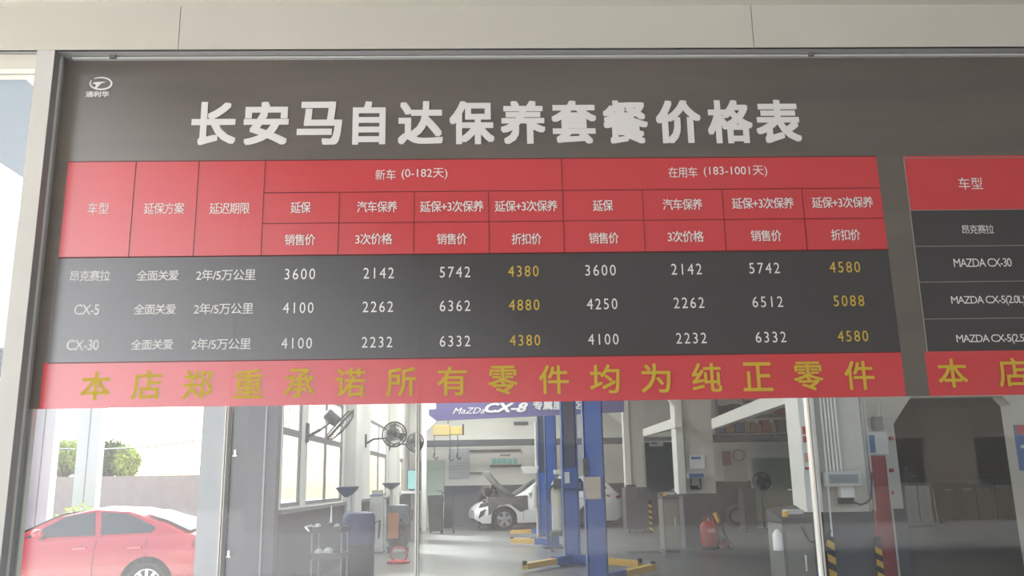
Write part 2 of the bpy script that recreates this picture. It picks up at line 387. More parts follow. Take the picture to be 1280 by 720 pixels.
MB().box(mx1, mx1+.012, SY-.025, SY+.02, 0, ZTOP).build('bead', alu_grey, ml)
MB().box(mx1, mx1+.008, SY-.03, SY-.025, 0, ZTOP).build('gasket', alu, ml)
# left of the mullion: transom and pane
struct(MB().box(-6, mx0, SY-.05, SY+.05, P(20, 93, SY).z, P(20, 75, SY).z).build('trim_transom', beige2))
struct(MB().box(-6, mx0, SY-.005, SY+.005, 0, P(20, 93, SY).z).build('window_5', glass))
zsb = P(640, 503, SY).z
jx = [mx1+.012, P(283, 560, SY).x, P(522, 560, SY).x, P(1014, 560, SY).x, 5.5]
for q in range(4):
    struct(MB().box(jx[q]+.0002, jx[q+1]-.0002, SY-.004, SY+.004, 0, ZTOP).build('window_%d' % (6+q), glass))
for q, (x, wd) in enumerate(((jx[1], .014), (jx[2], .015), (jx[3], .018))):
    t = struct(MB().box(x-wd/2, x-wd*.1, SY-.018, SY+.018, 0, zsb).build('trim_glass_joint_%d' % (q+1), silver))
    MB().box(x+wd*.1, x+wd/2, SY-.018, SY+.018, 0, zsb).build('gasket', alu, t)

# ================================================================== THE PRICE BOARD
def cz(px, py): return P(px, py, SY).z
sx0 = mx1+.013
sg = thing('price_board', 'long dark price board with red tables over the glass front', 'sign', (0, SY-.012, zsb))
TZ = P(640, 200, SY).z; HB = P(640, 317.5, SY).z; SB = P(640, 446.5, SY).z
def q3(name, pts, m, lift=.012, label=None):       # one sheet of printed film
    return MB().add([(x, SY-lift, z) for x, z in pts], [tuple(range(len(pts)))]).build(name, m, sg, label=label)
tl = P(87, 204, SY).x; tr_ = P(1093.5, 196, SY).x; tbr = P(1106, 300, SY).x; bl = P(55, 470, SY).x
q3('header_panel', [(tl, TZ), (tr_, TZ), (tr_+.005, HB), (tl, HB)], film_red, label='red table header')
q3('data_panel', [(tl, HB), (tr_+.005, HB), (tr_+.01, SB), (tl, SB)], film_dark, label='black table body')
q3('slogan_strip', [(bl, SB), (tr_+.01, SB), (tr_+.01, zsb), (bl, zsb)], film_red, label='red slogan strip under the large table')
rl = P(1127.5, 199, SY).x; rz = P(1160, 264, SY).z; rs = P(1160, 440, SY).z
q3('header_panel', [(rl, TZ), (5.3, TZ), (5.3, rz), (rl, rz)], film_red, label='red header of the right hand table')
q3('data_panel', [(rl, rz), (5.3, rz), (5.3, rs), (rl, rs)], film_dark, label='black body of the right hand table')
q3('slogan_strip', [(rl-.01, rs), (5.3, rs), (5.3, zsb), (rl-.01, zsb)], film_red, label='red slogan strip under the right hand table')
ZT_ = ZTOP-.014
q3('backing_film', [(sx0, TZ), (5.3, TZ), (5.3, ZT_), (sx0, ZT_)], film_brown, label='brown film above the tables')
q3('backing_film', [(sx0, SB), (tl, SB), (tl, TZ), (sx0, TZ)], film_brown)
q3('backing_film', [(sx0, zsb), (bl, zsb), (bl, SB), (sx0, SB)], film_brown)
q3('backing_film', [(tr_+.01, zsb), (rl-.01, zsb), (rl-.01, rs), (rl, rs), (rl, TZ), (tr_, TZ), (tr_+.005, HB), (tr_+.01, SB)], film_brown, label='brown film between the two tables')
def hl(x0, x1, z, m=line_dark, t=.0022): return MB().box(x0, x1, SY-.0165, SY-.0145, z-t/2, z+t/2).build('grid_line', m, sg)
def vl(x, z0, z1, m=line_dark, t=.0022): return MB().box(x-t/2, x+t/2, SY-.0165, SY-.0145, z0, z1).build('grid_line', m, sg)
z1 = P(700, 239.5, SY).z; z2 = P(700, 277.5, SY).z
cx_ = {k: P(*v, SY).x for k, v in dict(a=(170, 230), b=(247.5, 250), c=(332, 220), d=(424.5, 270), e=(517.8, 270), f=(611, 270), g=(702, 220), h=(803.5, 270), i=(903.5, 270), j=(1003.5, 270)).items()}
hl(cx_['c'], tr_, z1); hl(cx_['c'], tr_, z2); hl(tl, tr_, TZ); hl(tl, tr_, HB)
for k in 'abcg': vl(cx_[k], HB, TZ)
for k in 'defhij': vl(cx_[k], HB, z1)
vl(rl, rs, P(1130, 199, SY).z, line_pale, .004)
for py in (199, 264, 309, 353.5, 399.5): hl(rl, 5.3, P(1170, py, SY).z, line_pale, .0025)
for z in (HB, SB): hl(tl, tr_+.008, z-.002, line_dark, .003)
TX = 'lettering'
def L(t, x, y, wd, ht, m=film_white, off=0, sp=1.0, shear=0, lift=.017, label=None): return letter(t, x, y, wd, ht, m, sg, SY, lift, off, sp, shear, label=label)
TITLE = '长安马自达保养套餐价格表'
tcx = [269, 334, 400.5, 462, 526, 590, 653.5, 717, 781, 847, 911, 971]
for i, ch in enumerate(TITLE):
    wch = {3: 41}.get(i, 56); L(ch, tcx[i], 156.5-2.5*i/11, wch, 54, off=.032, label='large white title character' if i == 0 else None)
L('车型', 125, 262, 26, 14); L('延保方案', 207, 262, 50, 14, sp=.88); L('延迟期限', 288.5, 262, 50, 14, sp=.88)
L('新车', 482.5, 220, 25, 13); L('(0-182天)', 531, 219, 57, 14)
L('在用车', 852.5, 217, 36, 13, sp=.9); L('(183-1001天)', 918, 216, 79, 14)
for t, x, y, wd in (('延保', 377, 261, 25), ('汽车保养', 472, 260, 50), ('延保+3次保养', 565, 259.5, 79), ('延保+3次保养', 657.5, 259, 78), ('延保', 753, 258.5, 25), ('汽车保养', 852, 257, 49), ('延保+3次保养', 952, 255.5, 77), ('延保+3次保养', 1051, 254.5, 76),
                    ('销售价', 376, 301, 38), ('3次价格', 468, 300, 46), ('销售价', 565, 300, 37), ('折扣价', 658, 300, 37), ('销售价', 754, 299, 37), ('3次价格', 856, 297, 45), ('销售价', 956, 296, 38), ('折扣价', 1055, 295, 36)):
    L(t, x, y, wd, 14, off=.006, sp=.88)
for y0, nm, nx, nw, vals, xs in ((346, '昂克赛拉', 115, 50, '3600 2142 5742 4380 3600 2142 5742 4580', (376, 474, 569, 654, 750, 857, 954, 1054)),
                        (388, 'CX-5', 111, 31, '4100 2262 6362 4880 4250 2262 6512 5088', (374, 473, 569, 655, 752, 860, 958, 1059)),
                        (432, 'CX-30', 106, 40, '4100 2232 6332 4380 4100 2232 6332 4580', (372, 472, 569, 656, 753.5, 863, 962, 1064))):
    L(nm, nx, y0, nw, 13, off=.004, sp=.9); k = (432-y0)/86
    L('全面关爱', 192+7*k, y0-.5, 52, 13, off=.006, sp=.86); L('2年/5万公里', 278+6*k, y0-1.2, 74, 14, off=.004, sp=.9)
    for i, (v, x) in enumerate(zip(vals.split(), xs)):
        L(v, x, y0-2.2-(x-372)*.0128, 38, 13.5, film_yellow if i in (3, 7) else film_white, sp=1.25)
for i, ch in enumerate('本店郑重承诺所有零件均为纯正零件'):
    x = 122+(1072-122)*i/15; L(ch, x, 483-13.2*i/15, 37, 36, film_gold, off=.012, label='yellow slogan character' if i == 0 else None)
L('本', 1188, 467, 37, 36, film_gold, off=.012); L('店', 1263, 466, 37, 36, film_gold, off=.012)
L('车型', 1210.5, 231, 30, 15); L('昂克赛拉', 1219.5, 288, 40, 11, sp=.86); L('MAZDA CX-30', 1225.5, 329.5, 72, 10.5, sp=.85); L('MAZDA CX-5(2.0L)', 1232.5, 377, 92, 12.5, sp=.85); L('MAZDA CX-5(2.5L)', 1239.5, 425, 93, 12.5, sp=.85)
L('通利华', 124, 120, 29, 7.5, off=.03)
mb = MB(); ring = []                                         # the oval emblem above it
for k in range(33):
    t = math.radians(150+k*300/32*1.12); wv = 1+.9*math.sin(math.pi*k/32)
    ring.append((126+13.5*math.cos(t), 104.3-7.4*math.sin(t), wv))
vs = []
for x, y, wv in ring:
    for s_ in (-1, 1):
        p = P(126+(x-126)*(1+s_*wv*.045), 104.3+(y-104.3)*(1+s_*wv*.08), SY-.017); vs.append(p)
mb.add(vs, [(2*i, 2*i+1, 2*i+3, 2*i+2) for i in range(32)])
mb.add([P(x, y, SY-.017) for x, y in ((114, 105), (119, 102.5), (133, 102), (126, 104.5), (121, 110), (118, 110), (120, 106), (118, 104.6))], [tuple(range(8))])
mb.build('emblem', film_white, sg, label='pale oval emblem with a wing shape')

# ================================================================== BACK WALL ITEMS
def door(n, px0, py0, px1, m, hx):
    Y = BACK-.06; x0, x1 = P(px0, 600, Y).x, P(px1, 600, Y).x; z = P((px0+px1)/2, py0, Y).z
    d_ = struct(MB().box(x0, x1, Y, BACK, 0, z).build('door_%d' % n, m))
    MB().box(x0-.06, x0, Y-.03, BACK, 0, z+.06).box(x1, x1+.06, Y-.03, BACK, 0, z+.06).box(x0, x1, Y-.03, BACK, z, z+.06).build('door_frame', lgrey, d_)
    p = P(hx, 612, Y); MB().box(p.x-.02, p.x+.1, Y-.07, Y, p.z-.02, p.z+.02).build('door_handle', chrome, d_)
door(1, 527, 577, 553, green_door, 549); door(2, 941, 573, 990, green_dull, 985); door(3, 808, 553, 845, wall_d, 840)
def poster(name, label, cat, px0, py0, px1, py1, m, Y=BACK-.03, parts=()):
    t = thing(name, label, cat, P((px0+px1)/2, py1, Y)); pb(px0, py0, px1, py1, Y, .02).build('board', m, t)
    for nm, a, b, c, d, mm in parts: pb(a, b, c, d, Y-.006, .006).build(nm, mm, t)
    return t
poster('wall_chart', 'pale lined notice chart beside the pale green door', 'poster', 561, 560, 587, 598, mat('chart_grey', (.42, .43, .47), .8), parts=[('text_line', 563, 563+k*4.2, 585, 564.2+k*4.2, lgrey) for k in range(8)])
t = poster('information_board', 'wide white information board with teal tiles on the back wall', 'poster', 590, 566, 652, 581, wall_w, parts=[('heading', 625, 568, 638, 570, mgrey)]+[('teal_tile', 615+k*6.6, 573, 620.6+k*6.6, 580, teal) for k in range(5)])
pb(612, 581, 652, 583.5, BACK-.1, .09).build('ledge', dgrey, t)
tag(pb(587, 562, 651, 564, BACK-.12, .1).build('wall_rail', dgrey), 'long thin dark rail above the information board', 'rail')
tag(pb(587, 590, 612, 591.5, BACK-.1, .08).build('wall_rail', mgrey), 'short thin grey rail left of the raised bonnet', 'rail')
t = thing('air_vent', 'dark slotted vent high on the back wall', 'vent', P(651, 531, BACK-.05)); pb(642, 527, 660, 531, BACK-.05, .04).build('frame', mgrey, t)
for k in range(3): pb(643, 527.7+k*1.1, 659, 528.2+k*1.1, BACK-.06, .01).build('slat', dgrey, t)
t = poster('notice_sheet', 'white sheet with red frame print on the dim back wall', 'poster', 905, 562, 934, 602, lgrey, parts=[('red_border', 903, 564, 914, 582, mat('faint_red', (.33, .15, .15), .8))])
t = thing('round_sign', 'round red rimmed sign on the dim back wall', 'sign', P(923, 577, BACK-.06)); c = P(923, 569, BACK-.05)
disc(MB(), c, (0, 1, 0), .2, .02).build('face', lgrey, t); MB().torus(c+Vector((0, -.02, 0)), (0, 1, 0), .2, .025).build('rim', mat('faint_red', (.3, .1, .1), .8), t)
poster('door_plate', 'small plate over the doorway beyond the column', 'sign', 812, 551, 829, 558, lgrey, Y=BACK-.1, parts=[('text_line', 814, 553, 822, 555, dgrey)])
poster('wall_board', 'beige framed board in the dark right hall', 'board', 1228, 553, 1271, 596, mat('dull_beige', (.28, .27, .2), .7), parts=[('frame_edge', 1226, 552, 1229, 597, lgrey)])
# parts shelving high up behind the second bay
sh = thing('parts_shelf', 'long high shelf of cartons beyond the side bay', 'shelf', P(945, 545, 30.2))
for k, (ya, yb) in enumerate(((541, 543), (519, 521))):
    pb(893, ya, 1006, yb, 30.2, .6).build('shelf_board', mgrey, sh)
for px in (896, 930, 966, 1000): x = P(px, 520, 30.2).x; MB().box(x, x+.05, 30.2, 30.25, P(px, 548, 30.2).z, CZ).build('upright', mgrey, sh)
cols_ = [brown_box, red_box, blue_box, lgrey, brown_box, dgrey, red_box]
for r, (yb, hs) in enumerate(((540.5, (10, 15)), (518.5, (11, 18)))):
    px = 898; ck = 0
    while px < 992:
        wd = random.uniform(7, 15); hh = random.uniform(*hs); Yb = 30.23
        a = P(px, yb, Yb); b = P(px+wd-1, yb-hh, Yb); zb = P(949, yb, Yb).z+.01
        o = MB().box(a.x, b.x-.02, Yb, Yb+.4, zb, zb+hh/34.5).build('carton', cols_[int(px+r*3) % 7])
        cn = ['brown', 'dull red', 'dull blue', 'pale grey', 'brown', 'dark grey', 'dull red'][int(px+r*3) % 7]; ck += 1
        tag(o, '%s carton, %s from the left on the %s board of the high parts shelf' % (cn, 'first second third fourth fifth sixth seventh eighth ninth tenth eleventh twelfth'.split()[ck-1], ('lower', 'upper')[r]), 'box', 'cartons on the high parts shelf, row %s' % ('lower', 'upper')[r])
        px += wd

# ceiling hung banner
YBN = 19.0
bn = thing('hanging_banner', 'purple overhead banner with slanted white lettering behind the blue lifts', 'banner', P(650, 520, YBN))
pts = [XZ(536, 511.5, YBN), XZ(545, 511, YBN), XZ(545, 500, YBN), XZ(780, 493, YBN), XZ(780, 515, YBN), XZ(545, 526, YBN), XZ(536, 519, YBN)]
MB().prism(pts, YBN, YBN+.06).build('board', purple, bn)
letter('MaZDa', 586, 513.3, 40, 7.5, film_white, bn, YBN, .01, shear=.4); letter('CX-8', 633, 509.5, 54, 12, film_white, bn, YBN, .01, offset=.03, shear=.35)
letter('专属服务区', 698, 506.5, 64, 11, film_white, bn, YBN, .01, offset=.03)
for px in (560, 760): p = P(px, 500, YBN); MB().tube([(p.x, YBN+.03, p.z), (p.x, YBN+.03, CZ)], .01, 6).build('hanger', mgrey, bn)
# yellow reel boxes with cables and hooks
rb = thing('cable_reel_box', 'yellow overhead tool box with dangling hooks left of lifts', 'reel', P(560, 544, 26))
pb(541, 531, 562, 544, 26, .4).build('reel_case', mat('pale_yellow', (.62, .5, .22), .6), rb, bevel=.03); pb(563, 533, 578, 543, 26, .4).build('reel_case', mat('yellow_case', (.66, .5, .16), .6), rb, bevel=.03)
pb(578, 530, 579.6, 543, 25.95, .45).build('end_plate', dgrey, rb)
p = P(560, 530, 26.2); MB().tube([(p.x, 26.2, p.z), (p.x, 26.2, CZ)], .02, 6).build('hanger', mgrey, rb)
for px, py in ((543, 566), (562.5, 568), (572, 566)):
    a = P(px, 544, 26.1); b = P(px, py, 26.1)
    cb = MB().tube([a, b], .012, 6).build('cable', dgrey, rb)
    MB().tube([b, b+Vector((-.02, 0, -.12)), b+Vector((.04, 0, -.2)), b+Vector((.1, 0, -.12))], .025, 6).build('hook', dgrey, cb)

# ================================================================== LIFTS
def lift_post(px, Y, label, faces_back, wd=.32):
    c = P(px, 620, Y); X = c.x; t = thing('lift_post', label, 'car lift', (X, Y, 0), 'blue lift posts in a row down the workshop')
    s_ = 1 if faces_back else -1; w2 = wd/2; d = .14
    H = 4.6
    mb = MB().box(X-w2, X+w2, Y-s_*d, Y-s_*(d-.03), 0, H).box(X-w2, X-w2+.02, Y-s_*d, Y+s_*d, 0, H).box(X+w2-.02, X+w2, Y-s_*d, Y+s_*d, 0, H)
    mb.build('channel', blue, t)
    MB().box(X-w2-.09, X+w2+.09, Y-.26, Y+.26, 0, .03).build('base_plate', navy, t)
    for sx in (-1, 1):
        for sy in (-1, 1): disc(MB(), (X+sx*(w2+.05), Y+sy*.2, .04), (0, 0, 1), .022, .05, 6).build('anchor_bolt', mgrey, t)
    MB().box(X-w2+.03, X+w2-.03, Y-s_*.06, Y+s_*.1, 0.02, 1.75).build('carriage', blue, t)
    MB().tube([(X-.05, Y+s_*.03, 1.6), (X-.05, Y+s_*.03, H)], .022, 8).build('lift_ram', mgrey, t)
    MB().box(X-.1, X+.1, Y+s_*.06, Y+s_*.08, 1.75, H).build('inner_cover', navy, t)
    return t, X, Y, s_
pB, bx_, by_, _ = lift_post(743, 13.1, 'nearest blue lift post, with a tan card fixed on it', True, .29)
pb(731.5, 596, 751, 624, 12.93, .012).build('card', tan, pB); pb(729, 573, 735, 594, 12.9, .06).build('switch_box', dgrey, pB)
pA, ax_, ay_, _ = lift_post(713, 16.7, 'blue lift post just behind the nearest, dark channel open', False, .30)
pb(706, 590, 712, 604, 16.4, .05).build('nameplate', lgrey, pA)
pb(703, 595, 722, 610, 16.5, .05).build('lock_housing', blue, pA); pb(722, 603, 727, 612, 16.5, .1).build('release_box', dgrey, pA)
pD, dx_, dy_, _ = lift_post(689.5, 21, 'third blue lift post, plain face, right of the white tray', True, .27)
pC, ex_, ey_, _ = lift_post(679, 25.8, 'farthest and narrowest blue lift post by the white car', False, .26)
def arm(label, a, b, root, group='yellow swing arms of the lifts'):
    # swing arm: outer sleeve, inner bar, pad
    a = Vector(a); b = Vector(b); d = b-a
    MB().beam(a, a+d*.35, .16, .14).build('arm_sleeve', blue, root); MB().beam(a+d*.3, b, .12, .10).build('swing_arm', yellow, root)
    e = b; MB().tube([e+Vector((0, 0, .02)), e+Vector((0, 0, .09))], .04, 12).build('arm_pad', black, root)
arm('', (ax_-.05, ay_-.05, .12), G(656, 708, .1), pA); arm('', (ax_+.1, ay_-.05, .12), G(800, 705, .1), pA)
arm('', (bx_+.1, by_+.1, .12), (bx_+1.1, by_+1.6, .12), pB)
arm('', (dx_-.05, dy_+.05, .14), G(640, 676, .12), pD); arm('', (ex_-.05, ey_, .14), G(638, 665, .12), pC)
# oil collecting stands beside the posts
t = thing('oil_drainer', 'white funnel tray and grey bottle on a tall thin pole', 'drainer', (*G(667, 676).xy, 0)); Yd = t.location.y
x = P(670, 560, Yd).x
MB().tube([(x, Yd, .05), (x, Yd, P(670, 528, Yd).z)], .035, 10).build('pole', lgrey, t, smooth=True)
z1_, z2_ = P(662, 592, Yd).z, P(662, 583, Yd).z; xa, xb, xc_, xd = P(651, 584, Yd).x, P(673, 584, Yd).x, P(655, 592, Yd).x, P(670, 592, Yd).x
MB().prism([(xa, z2_), (xb, z2_), (xd, z1_), (xc_, z1_)], Yd-.2, Yd+.2).build('funnel_tray', whitep, t)
xc2 = P(668.5, 620, Yd).x; MB().tube([(xc2, Yd-.12, P(668, 634, Yd).z), (xc2, Yd-.12, P(668, 612, Yd).z), (xc2, Yd-.12, P(668, 606, Yd).z)], [.075, .075, .03], 14).build('bottle', lgrey, t, smooth=True)
MB().box(xc2-.15, xc2+.15, Yd-.2, Yd+.2, 0, .08).build('base', dgrey, t)
t = thing('waste_oil_tank', 'tall milky tank with white tray and black hoses beside post', 'tank', (*G(697, 689).xy, 0)); Yd = t.location.y-.1
x = P(697, 640, Yd).x; zb = P(697, 664, Yd).z; zt = P(697, 600, Yd).z
MB().tube([(x, Yd, zb), (x, Yd, zb+.05), (x, Yd, zt-.1), (x, Yd, zt)], [.1, .13, .13, .08], 16).build('tank', tank_m, t, smooth=True)
MB().tube([(x, Yd, zb+.04), (x, Yd, zb+.5)], .134, 16).build('lower_shell', lgrey, t, smooth=True)
MB().box(x-.17, x+.17, Yd-.17, Yd+.17, zb-.1, zb).build('carrier', dgrey, t)
for sx in (-1, 1):
    for sy in (-1, 1): MB().tube([(x+sx*.14, Yd+sy*.14, 0), (x+sx*.14, Yd+sy*.14, zb-.05)], .02, 8).build('leg', dgrey, t)
pb(693, 587, 707, 592.5, Yd-.1, .3).build('tray', whitep, t); MB().tube([(x, Yd, zt-.02), (x, Yd, P(697, 591, Yd).z)], .03, 8).build('neck', mgrey, t)
MB().tube([(x+.1, Yd-.1, zt-.1), (x+.22, Yd-.12, zt-.3), (x+.24, Yd-.12, zt-.6), (x+.1, Yd-.12, zt-.7)], .025, 8).build('hose', black, t, smooth=True)
MB().tube([(x-.1, Yd-.1, zt-.1), (x-.2, Yd-.12, zt-.3), (x-.17, Yd-.12, zt-.5)], .02, 8).build('hose', black, t, smooth=True)
MB().box(x-.09, x+.11, Yd-.2, Yd-.1, zt-.18, zt+.02).build('gauge_head', dgrey, t)

# ================================================================== CARS
def interp(pts, x):
    if x <= pts[0][0]: return pts[0][1]
    for (a, za), (b, zb) in zip(pts, pts[1:]):
        if x <= b: u = (x-a)/(b-a); u = u*u*(3-2*u)*.4+u*.6; return za+(zb-za)*u
    return pts[-1][1]
def car(name, label, loc, rz, S, paint, hood_open=False):
    t = thing(name, label, 'car', loc); M = Matrix.Translation(loc) @ Matrix.Rotation(rz, 4, 'Z')
    L_, W2, wr = S['L'], S['W']/2, S['wr']; belt = S['belt']; roof = S['roof']; wh = S['wheels']; ra = wr+.06
    # stations run from the nose (x=0) backwards; local x = -s
    ss = sorted(set([round(i*L_/60, 4) for i in range(61)]+[round(c+ra*math.cos(math.pi*k/14), 4) for c in wh for k in range(15)]))
    def hw(s): # half width along the car
        e = min(s, L_-s); return W2*(.80+.20*min(1, (e/.7))**.5)
    def zb(s):
        z = .24
        for c in wh:
            if abs(s-c) < ra: z = max(z, wr+math.sqrt(max(0, ra*ra-(s-c)**2)))
        e = min(s, L_-s); return max(z, .24+.14*max(0, 1-e/.25))
    NV = 9
    def side_y(s, z):
        zt_ = interp(belt, s); u = min(1, max(0, (z-.24)/(zt_-.24))); return hw(s)*(.95+.05*math.sin(math.pi*min(1, u*1.15)) - .045*max(0, u-.75)/.25)
    mb = MB(); n = len(ss); rows = NV+5
    for side in (1, -1):
        vs = []
        for s in ss:
            z0, zt_ = zb(s), interp(belt, s)
            for v in range(NV):
                z = z0+(zt_-z0)*v/(NV-1); vs.append((-s, side*side_y(s, z), z))
            ye = side_y(s, zt_)
            for v in range(1, 6): u = v/5; vs.append((-s, side*ye*(1-u), zt_+.05*math.sin(u*math.pi/2)*(1 if s < S['cowl'] or s > S['deck'] else 0)))
        fs = []
        for i in range(n-1):
            for v in range(rows-1):
                if hood_open and v >= NV-1 and .25 < ss[i] < S['cowl']-.05: continue
                fs.append((i*rows+v, (i+1)*rows+v, (i+1)*rows+v+1, i*rows+v+1))
        mb.add(vs, fs)
        mb.add([vs[k] for k in range(rows)]+[(0, 0, zb(0))], [tuple(range(rows+1))]); o_ = (n-1)*rows
        mb.add([vs[o_+k] for k in range(rows)]+[(-L_, 0, zb(L_))], [tuple(range(rows+1))])
    mb.xf(M).build('body', paint, t, smooth=True)
    # greenhouse
    g0, g1 = roof[0][0], roof[-1][0]; gs = [g0+(g1-g0)*i/36 for i in range(37)]
    def gy(s, z):
        zl = interp(belt, s); k = max(0, (z-zl)); return side_y(s, zl)*.985-k*.42
    mb = MB(); R_ = 12
    for side in (1, -1):
        vs = []
        for s in gs:
            zl = interp(belt, s)-.01; zr = max(zl+.005, interp(roof, s)-.05)
            for v in range(6): z = zl+(zr-zl)*v/5; vs.append((-s, side*gy(s, z), z))
            ye = gy(s, zr)
            for v in range(1, 7): u = v/6; vs.append((-s, side*ye*(1-u), zr+.05*math.sin(u*math.pi/2)))
        mb.add(vs, [(i*R_+v, (i+1)*R_+v, (i+1)*R_+v+1, i*R_+v+1) for i in range(36) for v in range(R_-1)])
    mb.xf(M).build('roof', paint, t, smooth=True)
    for side in (1, -1):
        for poly in S['glass']:
            mb = MB(); pts = [(-s, side*(gy(s, z)+.012), z) for s, z in poly]; mb.add(pts+[(p_[0], p_[1]-side*.01, p_[2]) for p_ in pts], [tuple(range(len(pts))), tuple(reversed(range(len(pts), 2*len(pts))))]).xf(M).build('side_window', cglass, t)
    for nm, s0, s1 in (('windscreen', g0+.06, S['roofa']-.05), ('rear_window', S['roofb']+.05, g1-.08)):
        vs = []
        for k in range(5):
            s = s0+(s1-s0)*k/4; z = interp(roof, s)-.02; y = gy(s, z)-.1
            for q in range(7): u = -1+q/3; vs.append((-s, y*u, z+.035+.03*math.cos(u*1.4)-.02))
        MB().add(vs, [(k*7+q, k*7+q+1, (k+1)*7+q+1, (k+1)*7+q) for k in range(4) for q in range(6)]).xf(M).build(nm, cglass, t, smooth=True)
    MB().box(-L_+.35, -.3, -W2+.28, W2-.28, .2, .62).xf(M).build('underbody', black, t)
    for c in wh:
        for side in (1, -1):
            yc = side*(W2-.12); tw = MB(); prof = [(wr*.66, -.1), (wr*.9, -.11), (wr, -.07), (wr, .07), (wr*.9, .11), (wr*.66, .1)]
            N_ = 28; vs = []
            for k in range(N_):
                a_ = 2*math.pi*k/N_
                for r_, o_ in prof: vs.append((-c+r_*math.cos(a_), yc+o_, wr+r_*math.sin(a_)))
            tw.add(vs, [(k*6+j, ((k+1) % N_)*6+j, ((k+1) % N_)*6+(j+1) % 6, k*6+(j+1) % 6) for k in range(N_) for j in range(6)])
            wt = tw.xf(M).build('wheel', black, t, smooth=True)
            rm = MB().torus((-c, yc+side*.07, wr), (0, 1, 0), wr*.64, .022, 28, 6); disc(rm, (-c, yc+side*.07, wr), (0, 1, 0), .05, .04, 12)
            ns = S['spokes']
            for k in range(ns):
                a_ = 2*math.pi*k/ns+.3; dvec = Vector((math.cos(a_), 0, math.sin(a_))); c0 = Vector((-c, yc+side*.075, wr))
                rm.beam(c0+dvec*.03, c0+dvec*wr*.64, .03, S['spoke_w'])
            rm.xf(M).build('rim', chrome, wt)
            disc(MB(), (-c, yc, wr), (0, 1, 0), wr*.64, .06, 24).xf(M).build('brake_disc', dgrey, wt)
    for side in (1, -1):
        s, z = S['mirror']; y = side*(gy(s, z)+.02)
        mm = MB().ball((-s, y+side*.11, z+.06), .1, 12, 8, (.75, 1.05, .75)).xf(M).build('wing_mirror', paint, t, smooth=True)
        MB().box(-s-.06, -s+.02, y-side*.03, y+side*.06, z-.02, z+.02).xf(M).build('mirror_arm', black, mm)
        for s in S['handles']:
            z = S['hz']; y = side*(side_y(s, z)+.012); MB().beam((-s, y, z), (-s-.2, y, z+.01), .03, .03).xf(M).build('door_handle', paint, t)
        for s in S['seams']:
            z0_, z1_ = .3, interp(belt, s)-.03; mb = MB()
            for k in range(6):
                za = z0_+(z1_-z0_)*k/6; zc_ = z0_+(z1_-z0_)*(k+1)/6
                mb.beam((-s, side*(side_y(s, za)+.001), za), (-s, side*(side_y(s, zc_)+.001), zc_), .008, .006)
            mb.xf(M).build('door_seam', black, t)
        a_ = S['head']; mb = MB(); pts = [(-s, side*(side_y(s, z)+.012), z) for s, z in a_]
        mb.add(pts+[(p_[0], p_[1]-side*.03, p_[2]) for p_ in pts], [tuple(range(len(pts)))]+[tuple(reversed(range(len(pts), 2*len(pts))))]).xf(M).build('headlamp', cglass, t)
        a_ = S['tail']; mb = MB(); pts = [(-s, side*(side_y(s, z)+.014), z) for s, z in a_]
        mb.add(pts+[(p_[0], p_[1]-side*.03, p_[2]) for p_ in pts], [tuple(range(len(pts)))]+[tuple(reversed(range(len(pts), 2*len(pts))))]).xf(M).build('tail_lamp', red_dark, t)
    if hood_open:
        hx = -S['cowl']; zc_ = interp(belt, S['cowl'])+.02; A = Vector((hx, 0, zc_)); B = Vector(S['hood_tip'])
        vs = []
        for k in range(7):
            u = k/6; c_ = A.lerp(B, u); nn = Vector((-(B-A).z, 0, (B-A).x)).normalized(); c_ = c_-nn*.06*math.sin(u*math.pi)
            for q in range(9): v = -1+q/4; vs.append(c_+Vector((0, v*(W2-.1-.1*u), 0))-nn*(-.05*v*v))
        f1 = [(k*9+q, k*9+q+1, (k+1)*9+q+1, (k+1)*9+q) for k in range(6) for q in range(8)]; n_ = len(vs)
        off = Vector((.03, 0, -.02)); MB().add(vs+[v_+off for v_ in vs], f1+[tuple(i+n_ for i in reversed(f)) for f in f1]).xf(M).build('bonnet', paint, t, smooth=True, label='raised white bonnet')
        MB().box(-S['cowl']+.02, -.3, -W2+.25, W2-.25, .5, .78).xf(M).build('engine', dgrey, t)
    return t, M, side_y
# white car: nose at picture x 588, side facing us
YC = 28.7; scale = FPX/YC
nose = P(589, 640, YC).x
SW = dict(L=4.9, W=1.86, wr=.36, wheels=(.93, 3.75), belt=[(0, .62), (.15, .78), (.6, .98), (1.3, 1.06), (1.75, 1.08), (3.6, 1.14), (4.5, 1.12), (4.9, .95)],
          roof=[(1.2, 1.06), (1.5, 1.2), (2.15, 1.6), (2.6, 1.69), (3.6, 1.68), (4.3, 1.58), (4.8, 1.12)], cowl=1.25, deck=4.75, roofa=2.15, roofb=4.35,
          glass=[[(1.75, 1.15), (2.3, 1.56), (2.68, 1.6), (2.72, 1.17)], [(2.8, 1.18), (2.76, 1.6), (3.55, 1.6), (3.7, 1.2)], [(3.8, 1.22), (3.66, 1.58), (4.1, 1.52), (4.4, 1.26)]],
          mirror=(1.78, 1.12), handles=(2.45, 3.4), hz=.98, seams=(1.55, 2.72, 3.72), head=[(.12, .72), (.2, .86), (.62, .93), (.5, .8)], tail=[(4.3, 1.06), (4.35, 1.0), (4.8, .92), (4.86, 1.02)],
          spokes=5, spoke_w=.1, hood_tip=(-.42, 0, 1.86))
YW = YC+.93
wc, WM, wsy = car('parked_car', 'white car side on with raised bonnet behind the blue lifts', (nose, YW-.3, 0), math.pi+.15, SW, paint_w, True)
mb = MB(); pts = [(-s, wsy(s, z)+.02, z) for s, z in ((.42, .50), (.42, 1.02), (1.7, 1.08), (1.7, .66), (1.45, .58), (1.1, .84), (.75, .80), (.55, .56))]
